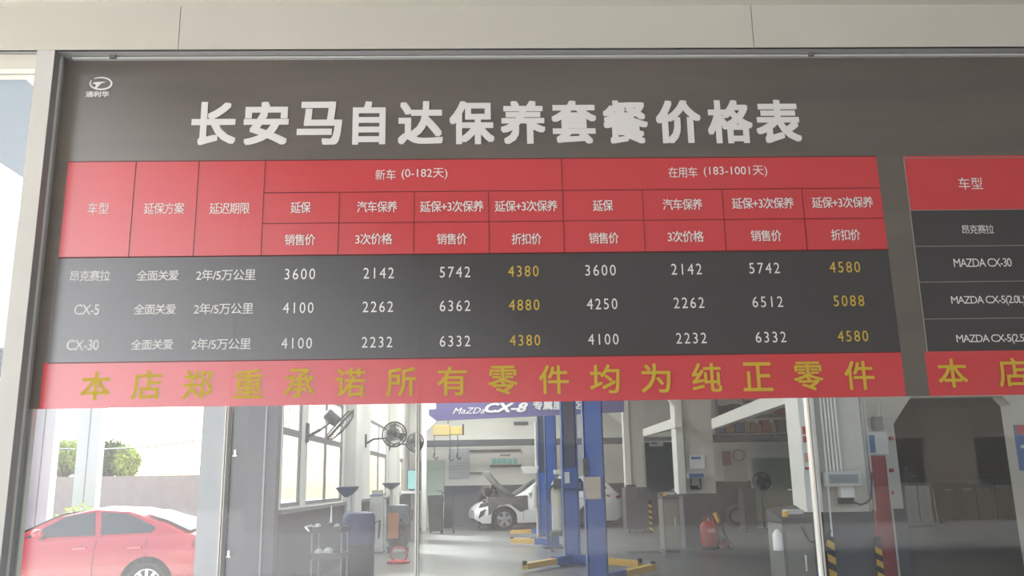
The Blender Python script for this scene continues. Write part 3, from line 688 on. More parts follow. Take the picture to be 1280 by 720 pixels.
mb.add(pts+[(x, y+.012, z) for x, y, z in pts], [tuple(range(8)), tuple(reversed(range(8, 16)))]+[(i, (i+1) % 8, (i+1) % 8+8, i+8) for i in range(8)])
mb.add([(-.42, wsy(.42, 1)+.03, 1.03), (-1.7, wsy(1.7, 1)+.03, 1.09), (-1.7, .55, 1.1), (-.42, .5, 1.04)], [(0, 1, 2, 3)])
tag(mb.xf(WM).build('fender_cover', mat('fender_cover', (.045, .045, .05), .7)), 'dark protective cover draped on the white car wing', 'cover')
# grille detail on the white car's bumper
MB().add([(-.10, wsy(.1, .5)+.012, .40), (-.18, wsy(.18, .6)+.014, .62), (-.36, wsy(.36, .7)+.014, .70), (-.28, wsy(.28, .5)+.014, .5)], [(0, 1, 2, 3)]).xf(WM).build('bumper_vent', black, wc)
# red saloon outside on the left
zg = -.18; YR = 13.3; sc_ = FPX/YR
SR = dict(L=4.6, W=1.8, wr=.33, wheels=(.9, 3.6), belt=[(0, .58), (.2, .72), (.7, .85), (1.3, .92), (3.2, 1.0), (4.1, 1.02), (4.45, .98), (4.6, .8)],
          roof=[(1.2, .92), (1.6, 1.08), (2.2, 1.34), (2.7, 1.43), (3.2, 1.40), (3.7, 1.24), (4.2, 1.04)], cowl=1.25, deck=4.15, roofa=2.2, roofb=3.35,
          glass=[[(1.75, 1.0), (2.3, 1.30), (2.7, 1.35), (2.78, 1.02)], [(2.86, 1.03), (2.8, 1.35), (3.2, 1.32), (3.65, 1.12), (3.6, 1.05)]],
          mirror=(2.0, 1.0), handles=(2.5, 3.3), hz=.84, seams=(1.5, 2.82, 3.55), head=[(.12, .6), (.15, .68), (.5, .74), (.4, .64)], tail=[(4.2, .92), (4.22, .84), (4.5, .8), (4.5, .9)],
          spokes=10, spoke_w=.045)
xw = P(182, 720, YR).x
rc, RM, _ = car('parked_car', 'glossy red saloon in glaring sun outside the left glass', (xw-3.6+.0, YR+.9, zg), math.pi, SR, paint_r)

# ================================================================== MECHANIC
def person(name, label, base, joints, edges, root, mats, zones):
    me = bpy.data.meshes.new(name); names = list(joints); me.from_pydata([joints[n][0] for n in names], [(names.index(a), names.index(b)) for a, b in edges], [])
    ob = bpy.data.objects.new(name, me); COL.objects.link(ob)
    sk = ob.modifiers.new('skin', 'SKIN'); ob.modifiers.new('sub', 'SUBSURF').levels = 2; ob.modifiers['sub'].render_levels = 2
    for i, n in enumerate(names):
        r = joints[n][1]; me.skin_vertices[0].data[i].radius = r if isinstance(r, tuple) else (r, r); me.skin_vertices[0].data[i].use_root = n == root
    dg = bpy.context.evaluated_depsgraph_get(); dg.update(); m2 = bpy.data.meshes.new_from_object(ob.evaluated_get(dg)); bpy.data.objects.remove(ob)
    m2.materials.clear()
    for m_ in mats: m2.materials.append(m_)
    for p in m2.polygons: p.material_index = zones(p.center); p.use_smooth = True
    o = bpy.data.objects.new(name, m2); COL.objects.link(o); place(o, Vector(base), None); return o
# stands beyond the car's nose, torso folded forward over the engine; local frame: x right, y away from camera
J = {'pelvis': ((0, .25, .98), (.15, .11)), 'spine': ((.08, .1, 1.2), (.19, .14)), 'chest': ((.2, -.12, 1.36), (.20, .15)), 'neck': ((.30, -.27, 1.36), .06), 'head': ((.36, -.38, 1.33), (.085, .1)), 'crown': ((.40, -.48, 1.26), (.075, .085)),
     'face': ((.37, -.45, 1.22), .05)}
Ed = [('pelvis', 'spine'), ('spine', 'chest'), ('chest', 'neck'), ('neck', 'head'), ('head', 'crown'), ('head', 'face')]
for n, sx in (('l', -1), ('r', 1)):
    J['hip'+n] = ((sx*.1, .27, .92), .095); J['knee'+n] = ((sx*.13, .22, .5), .065); J['ankle'+n] = ((sx*.14, .3, .1), .045); J['toe'+n] = ((sx*.16, .1, .04), .04)
    J['sh'+n] = ((.2+sx*.19, -.14, 1.34), .07); J['el'+n] = ((.26+sx*.24, -.3, 1.10), .05); J['wr'+n] = ((.3+sx*.14, -.52, 1.0), .032); J['palm'+n] = ((.31+sx*.12, -.59, .97), (.036, .02))
    Ed += [('pelvis', 'hip'+n), ('hip'+n, 'knee'+n), ('knee'+n, 'ankle'+n), ('ankle'+n, 'toe'+n), ('chest', 'sh'+n), ('sh'+n, 'el'+n), ('el'+n, 'wr'+n), ('wr'+n, 'palm'+n)]
    for k in range(5):
        fl = (.05, .075, .08, .075, .06)[k]; ox = (k-2)*.019*(-sx)
        J['f%s%d' % (n, k)] = ((.31+sx*.12+ox*1.3, -.62-fl*.4, .965), .009); J['g%s%d' % (n, k)] = ((.31+sx*.12+ox*1.4, -.63-fl*.8, .94), .008)
        Ed += [('palm'+n, 'f%s%d' % (n, k)), ('f%s%d' % (n, k), 'g%s%d' % (n, k))]
def zn(c):
    if c.y < -.5 and c.z < 1.05: return 0
    if c.z > 1.15 and c.y < -.33 and abs(c.x-.37) < .13: return 0
    return 2 if c.z < .93 else 1
yh = YW+.93+.18; bx = P(604, 620, yh).x
mech = person('person', '', (bx, yh, 0), J, Ed, 'pelvis', [skin, shirt, trous], zn)
tag(mech, 'person in dark grey workwear bending into the white car engine bay', 'person')
hb_ = Vector((bx, yh, 0)); MB().ball(hb_+Vector((.38, -.40, 1.35)), .115, 14, 10, (1, 1.15, .95)).build('hair', hair, mech, smooth=True)

# ================================================================== CONTROL CABINETS, COLUMN ITEMS
def cabinet(label, px0, px1, pyt, Y, d=.5):
    x0, x1 = P(px0, pyt+30, Y).x, P(px1, pyt+30, Y).x; z = P((px0+px1)/2, pyt, Y).z; t = thing('control_cabinet', label, 'cabinet', ((x0+x1)/2, Y+d/2, 0), 'grey lift control cabinets')
    MB().box(x0, x1, Y, Y+d, .06, z-.1).build('body', mat('olive_grey_metal', (.17, .165, .15), .45), t, bevel=.008); MB().box(x0+.03, x1-.03, Y+.03, Y+d-.03, 0, .06).build('plinth', dgrey, t)
    MB().add([(x0, Y-.02, z-.12), (x1, Y-.02, z-.12), (x1, Y+d, z-.12), (x0, Y+d, z-.12), (x0, Y-.02, z-.08), (x1, Y-.02, z-.05), (x1, Y+d, z+.06), (x0, Y+d, z+.02)],
             [(0, 1, 2, 3), (4, 5, 6, 7), (0, 1, 5, 4), (1, 2, 6, 5), (2, 3, 7, 6), (3, 0, 4, 7)]).build('console_top', dgrey, t)
    dr = MB().box(x0+.04, x1-.04, Y-.008, Y, .12, z-.2).build('door', mat('olive_grey_door', (.20, .195, .17), .45), t)
    MB().box(x1-.12, x1-.1, Y-.03, Y-.008, z*.45, z*.6).build('handle', chrome, dr)
    c_ = Vector((x0+.07, Y+.06, z-.05)); MB().tube([c_, c_+Vector((0, 0, .06))], .035, 12).build('yellow_button', yellow, t)
    MB().box(x0+.12, x0+.3, Y+.12, Y+.3, z-.03, z+.02).build('switch_plate', lgrey, t)
    return t, x0, x1, z
t, x0, x1, z = cabinet('near grey lift control cabinet with white bottle hung on its side', 978, 1016, 640, 9.8)
p = P(971, 680, 9.75); MB().tube([(p.x+.03, 9.8, P(971, 688, 9.8).z), (p.x+.03, 9.8, P(971, 668, 9.8).z), (p.x+.03, 9.8, P(971, 662, 9.8).z)], [.055, .055, .02], 12).build('spray_bottle', whitep, t, smooth=True)
MB().tube([(x1-.12, 9.78, z-.15), (x1-.08, 9.7, z-.3), (x1+.08, 9.7, z-.34), (x1+.2, 9.8, z-.2)], .014, 8).build('cable', black, t, smooth=True)
cabinet('distant grey lift control cabinet left of the middle column', 829, 850, 617, 19.0)
dk = thing('machine_cabinet', 'dark grey cabinet at the foot of the farthest column', 'cabinet', G(797, 664)); Yk = dk.location.y-1
pb(782, 609, 812, 640, Yk, .7, z0=.1).build('body', wall_d, dk, bevel=.02); pb(784, 606, 795, 609.5, Yk+.1, .4).build('top_tray', dgrey, dk); pb(797, 612, 809, 625, Yk-.02, .02).build('panel', dgrey, dk)
for px in (787, 807): 
    p = P(px, 650, Yk); disc(MB(), (p.x, Yk+.1, .06), (1, 0, 0), .06, .04, 12).build('castor', black, dk)
# striped corner guards
def guard(label, px, pyt, Y, wd, ztop=None, tilt=0):
    x = P(px, (pyt+720)/2 if Y < 15 else pyt+20, Y).x; zt = ztop or P(px, pyt, Y).z
    t = thing('corner_guard', label, 'guard', (x, Y, 0), 'black and yellow corner guards'); MB().box(x-wd/2, x+wd/2, Y, Y+.02, 0, zt).build('backing', black, t)
    k = 0; hgt = wd*.9; zz = .05
    while zz+hgt+wd*.55 < zt:
        MB().add([(x-wd/2, Y-.002, zz+wd*.55), (x+wd/2, Y-.002, zz), (x+wd/2, Y-.002, zz+hgt), (x-wd/2, Y-.002, zz+hgt+wd*.55)], [(0, 1, 2, 3)]).build('stripe', yellow, t); zz += hgt*2
    return t
guard('striped guard on the left corner of the near column', 1039.5, 671, 11.40, .10); guard('striped guard on the right corner of the near column', 1099, 671, 11.40, .085)
guard('striped guard on the dark cabinet beside the farthest column', 813, 625, Yk-.04, .09)
a = P(893, 640, 19.9); b = P(914, 683, 19.6); b.z = .02
t = thing('leaning_bar', 'black bar with yellow tip leaning at the middle column', 'bar', b); MB().beam(b, a, .05, .05).build('bar', black, t); MB().beam(a+(b-a)*.02, a+(b-a)*.28, .07, .07).build('yellow_tip', yellow, t)
# digital display on the near column
t = thing('digital_display', 'white digital readout box on the near cream column', 'display', P(1054, 628, 11.4))
pb(1034, 589, 1077, 608, 11.3, .18).build('case', lgrey, t, bevel=.01); pb(1037, 593, 1073, 604, 11.29, .01).build('screen', screen, t)
for k in range(4): pb(1040+k*8, 596, 1045+k*8, 601, 11.284, .006).build('digit', mgrey, t)
pb(1051, 608, 1068, 622, 11.38, .1).build('bracket', whitep, t); pb(1051, 622, 1068, 630, 11.38, .1).build('junction_box', black, t)
MB().tube([P(1068, 628, 11.4), P(1076, 631, 11.4), P(1084, 628, 11.4), P(1089, 622, 11.44), P(1090, 590, 11.44)], .013, 8).build('cable', dgrey, t, smooth=True)
t = thing('digital_display', 'small blue display box on the middle column', 'display', P(871, 612, 20.3))
pb(860, 590, 884, 598, 20.2, .19).build('case', lgrey, t); pb(862, 592, 880, 597, 20.19, .01).build('screen', blue_p, t)
MB().tube([P(864, 598, 20.3), P(863, 608, 20.3), P(866, 611, 20.3), P(876, 611, 20.3), P(875, 598, 20.3)], .02, 6).build('hook_bracket', dgrey, t)
pb(864, 607, 873, 612, 20.25, .1).build('box', black, t)
poster('notice_sheet', 'white notice with dark blue arrow on the middle column', 'poster', 862, 569, 881, 586, paper, Y=20.37, parts=[('arrow', 864, 571, 876, 574, blue_p)])
poster('warning_poster', 'white strip poster with red blocks on the near column flange', 'poster', 1003, 532, 1015, 590, paper, Y=11.37, parts=[('red_block', 1003, 533, 1014, 543, redm), ('red_block', 1004, 545, 1014, 553, redm), ('red_print', 1006, 566, 1013, 578, mat('faint_red2', (.6, .3, .28), .8)), ('red_block', 1006, 584, 1014, 587, redm)])
# red drum beside middle column
t = thing('red_tank', 'red tank on the floor at the middle column', 'tank', (P(886, 660, 19.8).x, 19.8, 0)); x, y = t.location.x, t.location.y
mb = MB().tube([(x, y, .06), (x, y, .12), (x, y, .5), (x, y, .58), (x, y, .6)], [.15, .19, .19, .13, .06], 20).build('tank', redm, t, smooth=True)
MB().tube([(x-.1, y, .55), (x-.1, y, .66), (x+.1, y, .66), (x+.1, y, .55)], .018, 8).build('handle', redm, t); MB().tube([(x, y, .58), (x, y, .66)], .03, 10).build('valve', chrome, t)
disc(MB(), (x, y, .03), (0, 0, 1), .16, .06, 20).build('foot_ring', black, t)
MB().box(x-.08, x+.08, y-.2, y-.185, .36, .44).build('label_plate', mat('pale_red', (.6, .25, .25), .6), t)
t = thing('floor_jack', 'low dark red jack right of the red tank', 'jack', (P(905, 680, 19.9).x, 19.9, 0)); x, y = t.location.x, t.location.y
MB().box(x-.13, x+.13, y-.2, y+.3, .06, .16).build('frame', red_dark, t, bevel=.02); MB().tube([(x, y+.2, .14), (x-.25, y+.3, 1.0)], .02, 8).build('handle', dgrey, t); disc(MB(), (x, y-.1, .19), (0, 0, 1), .05, .06, 12).build('saddle', black, t)
for sx in (-1, 1):
    for yy in (-.15, .25): disc(MB(), (x+sx*.14, y+yy, .05), (1, 0, 0), .05, .03, 12).build('wheel', black, t)
# red panel door + poster right of near column
t = thing('red_signboard', 'tall red board right of the near column', 'panel', P(1105, 650, 13.2)); pb(1092, 570, 1113, 655, 13.2, .08, z0=.02).build('board', red_dark, t); pb(1112, 570, 1114, 655, 13.18, .1, z0=0).build('edge', cream, t)
poster('notice_sheet', 'white sheet with blue figures above the red panel', 'poster', 1086, 540, 1110, 568, paper, Y=13.42, parts=[('blue_print', 1086, 544, 1094, 566, blue_p)])
t = thing('wall_box', 'small grey junction box above the white blue sheet', 'box', P(1099, 537, 13.4)); pb(1094, 521, 1104, 537, 13.35, .14).build('case', mgrey, t, bevel=.01); MB().tube([P(1099, 521, 13.4), P(1099, 500, 13.4)], .02, 8).build('conduit', lgrey, t)
poster('safety_poster', 'blue poster with red heading at the right edge', 'poster', 1271, 531, 1300, 588, blue_p, Y=13.46, parts=[('red_heading', 1271, 531, 1300, 543, redm), ('text_line', 1276, 556, 1298, 560, paper)])
# hall on the right
t = thing('grey_locker', 'grey metal locker in the dark right hall', 'cabinet', P(1148, 648, 27)); pb(1131, 603, 1165, 640, 27, .6, z0=.05).build('body', mgrey, t, bevel=.02); pb(1133, 607, 1147, 640, 26.98, .02, z0=.15).build('door', lgrey, t); pb(1149, 607, 1163, 640, 26.98, .02, z0=.15).build('door', lgrey, t)
pb(1132, 640, 1164, 646, 27.02, .55, z0=0).build('plinth', black, t)
zt = P(1148, 603, 27).z
t = thing('bench_vice', 'small dark vice standing on the grey locker', 'vice', P(1137, 603, 27.2)); p = Vector((P(1137, 600, 27.2).x, 27.2, zt)); MB().box(p.x-.1, p.x+.1, 27.1, 27.3, zt, zt+.12).build('base', dgrey, t); MB().box(p.x-.16, p.x+.05, 27.12, 27.28, zt+.12, zt+.32).build('jaw', dgrey, t); MB().tube([p+Vector((.03, 0, .2)), p+Vector((.25, 0, .2))], .03, 8).build('screw', mgrey, t); MB().ball(p+Vector((-.03, 0, .42)), .1).build('knob', dgrey, t)
t = thing('workbench', 'long dark workbench along the back of the right hall', 'bench', P(1220, 648, 28)); pb(1170, 600, 1268, 604, 28, 1).build('bench_top', dgrey, t)
x0, x1 = P(1171, 600, 28).x, P(1267, 600, 28).x; zt = P(1220, 604, 28).z
for k in range(4): xa = x0+(x1-x0)*k/4; bd = MB().box(xa+.01, xa+(x1-x0)/4-.01, 28.05, 28.95, .1, zt).build('drawer_unit', mat('dark_brown_steel', (.035, .026, .024), .5), t); MB().box(xa+.2, xa+.45, 28.02, 28.05, zt-.2, zt-.17).build('handle', mgrey, bd)
for xx in (x0+.05, x1-.05): MB().box(xx-.04, xx+.04, 28.1, 28.9, 0, .1).build('foot', black, t)
p = P(1169, 625, 27.4); tag(MB().tube([(p.x, 27.4, .02), (p.x-.03, 27.42, P(1169, 612, 27.4).z)], .022, 8).build('glint_rod', chrome), 'bright thin rod added as a glint left of the dark workbench', 'rod')  # chrome rod modelled in place of a bright vertical glint
# floor fan silhouette, tyre, machine beyond side bay
g = G(953, 672); t = thing('pedestal_fan', 'dark round pedestal fan before the dull green door', 'fan', (g.x, 26.5, 0)); x = P(952, 602, 26.5).x; c = Vector((x, 26.5, P(952, 602, 26.5).z)); t.location.x = x; WLOC[t.name] = Vector((x, 26.5, 0))
MB().torus(c, (0, 1, 0), .27, .02).torus(c+Vector((0, -.08, 0)), (0, 1, 0), .2, .008).torus(c+Vector((0, -.08, 0)), (0, 1, 0), .12, .008).build('cage', dgrey, t)
mb = MB()
for k in range(24): a_ = 2*math.pi*k/24; mb.beam(c+Vector((math.cos(a_)*.05, -.09, math.sin(a_)*.05)), c+Vector((math.cos(a_)*.27, 0, math.sin(a_)*.27)), .012, .012)
mb.build('cage_wires', dgrey, t)
mb = MB()
for k in range(4): a_ = math.pi*k/2+.3; d_ = Vector((math.cos(a_), 0, math.sin(a_))); n_ = Vector((-math.sin(a_), .2, math.cos(a_))); mb.add([c+d_*.04-n_*.04, c+d_*.24-n_*.1, c+d_*.24+n_*.1, c+d_*.04+n_*.04], [(0, 1, 2, 3)])
mb.build('blades', dgrey, t); MB().tube([c+Vector((0, 0, 0)), c+Vector((0, .2, 0))], .09, 14).build('motor', dgrey, t)
MB().tube([(x, 26.6, .04), (x, 26.6, c.z-.05)], .03, 8).build('pole', dgrey, t); disc(MB(), (x, 26.6, .02), (0, 0, 1), .28, .04, 20).build('base', dgrey, t)
t = thing('wheel_balancer', 'dark workshop machine standing left of the pedestal fan', 'machine', (P(936, 640, 25).x, 25.3, 0))
pb(930, 617, 945, 640, 25, .6, z0=0).build('body', dgrey, t, bevel=.02); pb(928, 610, 945, 617, 25.1, .4).build('tray', dgrey, t)
t = thing('tyre', 'spare wheel leaning at the wall beyond the side bay', 'tyre', (P(920, 632, 28).x, 28, 0)); c = Vector((t.location.x, 28, .36)); MB().torus(c, (0, 1, .1), .27, .1, 28, 8).build('rubber', mat('dusty_rubber', (.08, .07, .07), .8), t, smooth=True); disc(MB(), c, (0, 1, .1), .19, .06, 20).build('rim', mgrey, t)
# floor strip and drain cover
tag(pb(0, 0, 1, 1, 1, 1).__class__().box(G(785, 691).x, G(825, 690).x, G(805, 692).y, G(805, 689).y, 0, .006).build('floor_drain', dgrey), 'narrow dark drain strip in the floor left of cabinet', 'drain')

# ================================================================== LEFT SIDE EQUIPMENT
def wall_fan(label, Ym, zm, head, ax, R):
    t = thing('wall_fan', label, 'fan', (WL, Ym, zm), 'caged fans on wall brackets between the left windows'); c = Vector(head); ax = Vector(ax).normalized()
    MB().box(WL, WL+.03, Ym-.08, Ym+.08, zm-.15, zm+.15).build('wall_plate', dgrey, t)
    mid = Vector((WL+.2, Ym, zm+.04)); MB().tube([(WL+.02, Ym, zm-.06), mid, c-ax*.22-Vector((0, 0, .1)), c-ax*.2], .025, 8).build('bracket', dgrey, t, smooth=True)
    MB().tube([c-ax*.32, c-ax*.28, c-ax*.08, c-ax*.04], [.05, .1, .1, .05], 14).build('motor', dgrey, t, smooth=True)
    mb = MB().torus(c, ax, R, .018, 28).torus(c+ax*.08, ax, R*.75, .007, 24, 4).torus(c+ax*.1, ax, R*.4, .007, 20, 4).torus(c-ax*.05, ax, R*.8, .007, 24, 4)
    a = ax.orthogonal().normalized(); b = ax.cross(a)
    for k in range(28):
        d_ = a*math.cos(2*math.pi*k/28)+b*math.sin(2*math.pi*k/28)
        mb.tube([c+ax*.11+d_*.05, c+ax*.08+d_*R*.75, c+d_*R, c-ax*.05+d_*R*.75, c-ax*.06+d_*.08], .005, 4)
    mb.build('cage', dgrey, t)
    mb = MB()
    for k in range(3):
        a_ = 2*math.pi*k/3; d_ = a*math.cos(a_)+b*math.sin(a_); n_ = (b*math.cos(a_)-a*math.sin(a_))+ax*.3
        mb.add([c+d_*.03-n_*.03, c+d_*R*.85-n_*.1, c+d_*R*.9+n_*.08, c+d_*.03+n_*.05], [(0, 1, 2, 3)])
    mb.build('blades', mgrey, t)
p = P(425, 531, 14.8); wall_fan('nearest dark wall fan seen edge on at the left windows', 14.0, P(388, 541, 14).z, p, (.74, .15, -.66), .33)
p = P(493, 543, 19.5); wall_fan('second wall fan facing us, round cage beside the pilaster', 20.6, P(462, 551, 20.6).z, p, (.35, -.92, -.15), .27)
p = P(519, 553, 25.5); wall_fan('farthest small wall fan near the back corner', 25.5, P(508, 556, 25.5).z, p, (.5, -.8, -.15), .27)
# tool trolley
t = thing('tool_trolley', 'open three tier tool trolley with cluttered trays at left', 'trolley', (P(408, 690, 11.2).x, 11.45, 0)); x0, x1 = P(388, 690, 11.2).x, P(428, 690, 11.2).x
zt = P(408, 664, 11.2).z
for k, z in enumerate((zt, P(408, 697, 11.2).z, .28)):
    MB().box(x0, x1, 11.2, 11.7, z-.02, z).box(x0, x1, 11.2, 11.21, z, z+.05).box(x0, x1, 11.69, 11.7, z, z+.05).box(x0, x0+.01, 11.2, 11.7, z, z+.05).box(x1-.01, x1, 11.2, 11.7, z, z+.05).build('tray', mat('trolley_steel', (.09, .09, .095), .4, metal=.3), t)
for xx in (x0+.015, x1-.015):
    for yy in (11.215, 11.685): MB().tube([(xx, yy, .1), (xx, yy, zt+.03)], .012, 8).build('post', mgrey, t); disc(MB(), (xx, yy, .05), (1, 0, 0), .05, .03, 12).build('castor', black, t)
MB().tube([(x0-.03, 11.25, zt), (x0-.08, 11.25, zt+.05), (x0-.08, 11.65, zt+.05), (x0-.03, 11.65, zt)], .012, 8).build('handle', chrome, t)
for k, (px, z, s, m_) in enumerate(((396, zt, .07, silver), (412, zt, .09, dgrey), (420, zt, .06, lgrey), (398, P(408, 697, 11.2).z, .08, whitep), (410, P(408, 697, 11.2).z, .1, whitep), (400, .28, .09, whitep), (414, .28, .1, lgrey))):
    x = P(px, 680, 11.4).x; o = MB().box(x-s/2, x+s/2, 11.35, 11.5, z+.001, z+.02+s*.6).box(x-s*.3, x+s*.3, 11.37, 11.47, z+.02+s*.6, z+.04+s*.6).build('tool_case', m_, bevel=.004)
    tag(o, ['small silver case on the trolley top left', 'dark case in the middle of the trolley top', 'pale case at the right of the trolley top', 'white pack at the left of the trolley middle tray', 'white pack at the right of the trolley middle tray', 'white pack at the left of the trolley bottom tray', 'pale pack at the right of the trolley bottom tray'][k], 'case')
x = P(414, 650, 11.5).x; o = MB().tube([(x, 11.5, zt), (x, 11.5, P(414, 632, 11.5).z)], [.02, .006], 8).build('screwdriver', silver); tag(o, 'thin bright rod standing up from the trolley top tray', 'tool')
# blue tank drainer
def drainer(label, px0, px1, ptop, pbody, Y, m_body, m_low, pole_px, tray0, tray1, trayy):
    x0, x1 = P(px0, 680, Y).x, P(px1, 680, Y).x; zb = P((px0+px1)/2, pbody, Y).z; zl = zb-.42
    t = thing('oil_collector', label, 'collector', ((x0+x1)/2, Y+.25, 0)); r = (x1-x0)/2; cx = (x0+x1)/2; cy = Y+r
    MB().tube([(cx, cy, zl), (cx, cy, zb-.06), (cx, cy, zb), (cx, cy, zb+.02)], [r, r, r*.9, r*.5], 20).build('tank_top', m_body, t, smooth=True)
    MB().tube([(cx, cy, .14), (cx, cy, .2), (cx, cy, zl)], [r*.85, r*.97, r*.97], 20).build('tank', m_low, t, smooth=True)
    MB().box(cx-r, cx+r, cy-r, cy+r, .1, .14).build('base_frame', dgrey, t)
    for sx in (-1, 1):
        for sy in (-1, 1): disc(MB(), (cx+sx*r*.8, cy+sy*r*.8, .05), (1, 0, 0), .05, .04, 12).build('castor', black, t)
    px_ = P(pole_px, 630, cy).x; zt = P(pole_px, trayy, cy).z
    MB().tube([(px_, cy, zb-.05), (px_, cy, zt-.1)], .035, 10).build('pole', lgrey, t, smooth=True)
    a_, b_ = P(tray0, trayy, cy).x, P(tray1, trayy, cy).x; c_ = (a_+b_)/2; rr = (b_-a_)/2
    MB().tube([(c_, cy, zt-.14), (c_, cy, zt-.06), (c_, cy, zt), (c_, cy, zt+.01)], [rr*.2, rr*.75, rr, rr*.96], 20).build('funnel', m_body, t, smooth=True)
    MB().tube([(cx+r*.9, cy-.05, zb-.15), (cx+r*1.3, cy-.05, zb-.1), (cx+r*1.25, cy-.05, zb-.35)], .014, 6).build('hose', black, t)
    return t, cx, cy, r, zb
drainer('blue topped oil collector on castors with raised funnel behind trolley', 424, 466, 608, 642, 12.6, mat('slate_blue', (.03, .045, .12), .5), mat('dark_slate', (.03, .032, .05), .5), 437, 419, 449, 609)
t, cx, cy, r, zb = drainer('smaller dark oil collector with orange front near the left wall', 483, 510, 602, 632, 20.3, mat('grey_blue', (.12, .14, .17), .5), dgrey, 489, 477, 501, 604)
pb(485, 641, 498, 673, 20.15, .04).build('front_panel', orange, t)
MB().torus((cx+.1, cy-.35, .55), (1, .3, 0), .2, .02).build('hose_coil', black, t)
t = thing('white_cabinet', 'white steel cabinet under the second wall fan', 'cabinet', (P(470, 650, 20.3).x, 20.6, 0)); pb(462, 625, 479, 650, 20.3, .6, z0=0.04).build('body', mat('pale_green_white', (.55, .6, .58), .5), t, bevel=.01)
pb(464, 629, 477, 650, 20.28, .02, z0=.1).build('door', lgrey, t); pb(463, 650, 478, 652, 20.35, .5, z0=0).build('plinth', dgrey, t)
zt = P(470, 625, 20.3).z; o = thing('supply_box', 'light box standing on the white cabinet', 'box', (t.location.x, 20.5, zt)); x = t.location.x; MB().box(x-.12, x+.12, 20.4, 20.6, zt, zt+.22).build('carton', lgrey, o); MB().box(x-.12, x+.12, 20.39, 20.4, zt+.08, zt+.12).build('tape', blue_p, o)
t = thing('work_desk', 'white topped desk with dark drawers in the back left corner', 'desk', P(511, 645, 24)); Yq = 24; pb(501, 614, 524, 617, Yq, .8).build('desk_top', whitep, t); pb(502, 617, 512, 640, Yq+.05, .7, z0=0).build('drawer_unit', dgrey, t); pb(513, 617, 522, 640, Yq+.05, .7, z0=0).build('drawer_unit', mgrey, t)
t = thing('teal_monitor', 'teal panel standing on the white topped desk', 'panel', P(516, 614, 24.2)); pb(510, 588, 522, 611, 24.3, .06).build('screen', teal, t); pb(509, 587, 523, 612, 24.34, .05).build('frame', dgrey, t); pb(515, 612, 517, 614.3, 24.34, .04).build('stand', dgrey, t)
# red ring hose on the floor
g = G(498, 704); t = tag(MB().torus((g.x, g.y, .03), (0, 0, 1), .2, .028, 28, 8).torus((g.x, g.y+.1, .16), (0, 1, .5), .16, .02, 24, 6).build('red_hose', mat('red_hose', (.5, .05, .05), .5), smooth=True), 'coiled red hose lying on the workshop floor', 'hose')
# black bin cart by door
g = G(544, 667); t = thing('bin_cart', 'dark upright rubbish cart before the pale green door', 'cart', (g.x, g.y, 0)); Yg = g.y
xa, xb, xc_, xd = P(535, 620, Yg).x, P(554, 620, Yg).x, P(537, 660, Yg).x, P(552, 660, Yg).x; zt = P(544, 622, Yg).z
MB().prism([(xc_, .08), (xd, .08), (xb, zt), (xa, zt)], Yg-.25, Yg+.25).build('bin', mat('bin_grey', (.055, .06, .06), .7), t, bevel=.02); MB().prism([(xa-.02, zt), (xb+.02, zt), (xb-.05, zt+.08), (xa+.05, zt+.08)], Yg-.27, Yg+.27).build('lid', dgrey, t)
for sx in (xc_+.03, xd-.03): disc(MB(), (sx, Yg+.1, .08), (1, 0, 0), .08, .04, 14).build('wheel', black, t)
g = G(560, 667); t = thing('hand_truck', 'dark trolley frame with clutter right of the bin', 'trolley', (g.x, g.y, 0)); x, y = g.x, g.y
for sx in (-.17, .17): MB().tube([(x+sx, y, .08), (x+sx, y, 1.25)], .02, 8).build('rail', dgrey, t); disc(MB(), (x+sx, y, .08), (1, 0, 0), .08, .04, 14).build('wheel', black, t)
for z in (.2, .6, 1.0, 1.22): MB().beam((x-.17, y, z), (x+.17, y, z), .025, .025).build('crossbar', dgrey, t)
MB().box(x-.16, x+.16, y-.25, y+.02, .17, .2).build('platform', dgrey, t)
o = tag(MB().box(x-.13, x+.13, y-.22, y-.03, .2, .5).box(x-.1, x+.1, y-.2, y-.05, .5, .8).build('tool_bag', mat('bag_dark', (.04, .04, .045), .9), bevel=.03), 'dark tool bag on the trolley frame', 'bag')

# ================================================================== OUTDOORS (left)
def foliage(mb, c, rad, n, s):
    c = Vector(c)
    for _ in range(n):
        d = Vector((random.gauss(0, 1), random.gauss(0, 1), random.gauss(0, 1))).normalized()*random.uniform(.5, 1)
        p = c+Vector((d.x*rad[0], d.y*rad[1], d.z*rad[2])); a = Vector((random.uniform(-1, 1), random.uniform(-1, 1), random.uniform(-1, 1))).normalized(); b = a.orthogonal().normalized()
        mb.add([p-a*s, p-b*s*.45, p+a*s, p+b*s*.45], [(0, 1, 2, 3)])
def bush(label, px, Y, z0, rad, n, s, m_, group=None):
    x = P(px, 600, Y).x; t = thing('bush', label, 'bush', (x, Y, z0), group); mb = MB()
    for k in range(7): foliage(mb, (x+random.uniform(-.5, .5)*rad[0], Y+random.uniform(-.5, .5)*rad[1], z0+rad[2]*(.9+random.uniform(-.2, .5))), (rad[0]*.6, rad[1]*.6, rad[2]*.6), n//7, s)
    f = mb.build('foliage', m_, t); f['kind'] = 'stuff'
    mb = MB()
    for k in range(5): a_ = k*1.3; mb.tube([(x, Y, z0), (x+math.cos(a_)*rad[0]*.4, Y+math.sin(a_)*rad[1]*.4, z0+rad[2]*1.2)], [.05, .015], 6)
    mb.build('stem', bark, t)
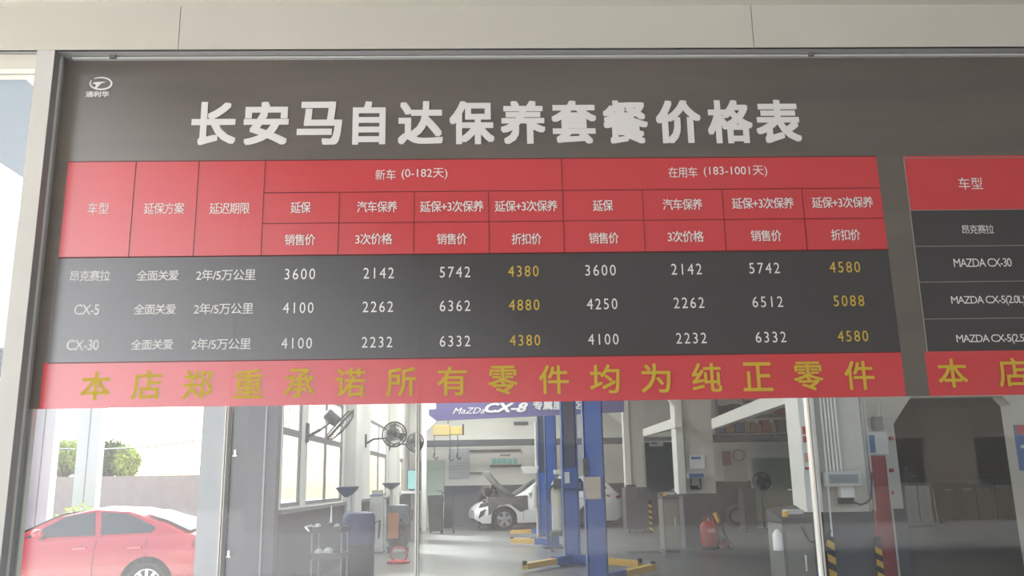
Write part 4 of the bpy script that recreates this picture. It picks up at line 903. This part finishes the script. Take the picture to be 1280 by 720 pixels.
# raised hedge planter behind the car park
hw_ = struct(MB().box(P(60, 600, 24).x-3, P(240, 600, 24).x+1, 24, 24.4, -.18, P(100, 596, 24).z).build('trim_planter_wall', plinth))
for k, (px, rr) in enumerate(((57, .55), (81, .62), (106, .6), (132, .6), (157, .5))):
    bush(['leafy yellow green shrub leftmost over the planter wall', 'sunlit shrub left of the grey pillar', 'sunlit shrub right behind the grey pillar', 'shrub right of the grey pillar', 'pale shrub fading into the glare, rightmost'][k], px, 25.0, P(px, 600, 25).z-.1, (rr, .5, .62 if k % 2 else .56), 4200, .065, leafm if k != 3 else leafd)
struct(MB().box(P(60, 600, 24).x-3, P(240, 600, 24).x+1, 24.4, 26.4, -.18, P(82, 600, 25).z-.1).build('trim_planter_soil', bark))
bush('low yellow bush behind the red car roof', 116, 18.2, -.18, (.8, .5, .72), 3200, .05, leafm); bush('small green bush by the left frame at car level', 36, 20, -.18, (.4, .4, .42), 1200, .05, leafd)
# outdoor canopy pillars
for label, a, b, Y in (('white clad canopy pillar nearest the left frame', 40, 66, 17), ('grey canopy pillar standing among the shrubs', 96, 124, 19)):
    x0, x1 = P(a, 560, Y).x, P(b, 560, Y).x; t = thing('canopy_pillar', label, 'pillar', ((x0+x1)/2, Y+.2, -.18)); MB().box(x0, x1, Y, Y+.25, -.18, 5.4).build('shaft', mat('pillar_grey', (.42, .44, .46), .6), t)
    MB().box(x0-.06, x1+.06, Y-.06, Y+.31, -.18, .12).build('base', dgrey, t); MB().box((x0+x1)/2-.01, (x0+x1)/2+.01, Y-.01, Y, .12, 5.4).build('seam', mgrey, t)
# roof of that canopy, seen left of the mullion
p0, p1 = P(-60, 165, 14), P(60, 242, 14); pt = P(0, 40, 14)
cr = struct(MB().prism([(p0.x, p0.z), (p1.x, p1.z), (p1.x, pt.z), (p0.x, pt.z)], 14, 21).build('trim_outdoor_canopy', canopy_m))
# overhead cable
a = P(55, 548, 23); b = P(190, 546, 23)
t = thing('overhead_cable', 'thin dark cable strung above the shrubs', 'cable', a); mb = MB(); 
mb.tube([a+(b-a)*(-1.0+3*k/12)+Vector((0, 0, .5*((k/6-1)**2)-.3)) for k in range(13)], .02, 5).build('wire', dgrey, t)
for q in (-1.0, 2.0): 
    e = a+(b-a)*q; MB().tube([(e.x, e.y, -.18), (e.x, e.y, e.z+.3)], .09, 8).build('pole', mgrey, t)
# far building behind the car park
bf = thing('far_building', 'white low building far across the car park', 'building', (P(-80, 600, 50).x, 50, -.18)); x0 = P(-420, 600, 50).x; x1 = P(22, 600, 50).x
MB().box(x0, x1, 50, 60, -.18, P(0, 330, 50).z).build('wall', bwhite, bf); MB().prism([(x0-1, P(0, 330, 50).z), (x1+1, P(0, 330, 50).z), (x1-3, P(0, 262, 50).z), (x0-1, P(0, 262, 50).z)], 49.5, 60.5).build('roof', bwhite, bf)
for r in range(3):
    for k in range(8):
        xx = x1-1.5-k*2.6; zz = 1.0+r*3.4; wn = MB().box(xx-1.4, xx, 49.95, 50, zz, zz+1.7).build('window', mgrey, bf); MB().box(xx-1.3, xx-.1, 49.93, 49.95, zz+.1, zz+1.6).build('pane', cglass, wn)
# parked cars farther out
def small_car(label, px, Y, m_):
    x = P(px, 650, Y).x; S = dict(SR); return car('parked_car', label, (x, Y, zg), math.pi*.5, S, m_)
small_car('dark silver car nose on beyond the red saloon mirror', 24, 19.5, mat('silver_paint', (.3, .31, .34), .3, coat=.5))

# unseen block added behind the camera to darken reflections in the glass
ob_ = thing('added_backdrop', 'unseen brown grey block with windows added behind the viewer for dark reflections', 'building', (18, -26, -.18)); MB().box(-9, 45, -34, -26, -.18, 9).build('wall', mat('brown_backdrop', (.13, .11, .09), .8, noise=.3, nscale=.4), ob_)
for r_ in range(2):
    for k in range(12):
        wn = MB().box(-7+k*4.2, -4.6+k*4.2, -26, -25.94, 1+r_*4, 3+r_*4).build('window', mgrey, ob_); MB().box(-6.9+k*4.2, -4.7+k*4.2, -25.94, -25.92, 1.1+r_*4, 2.9+r_*4).build('pane', cglass, wn)
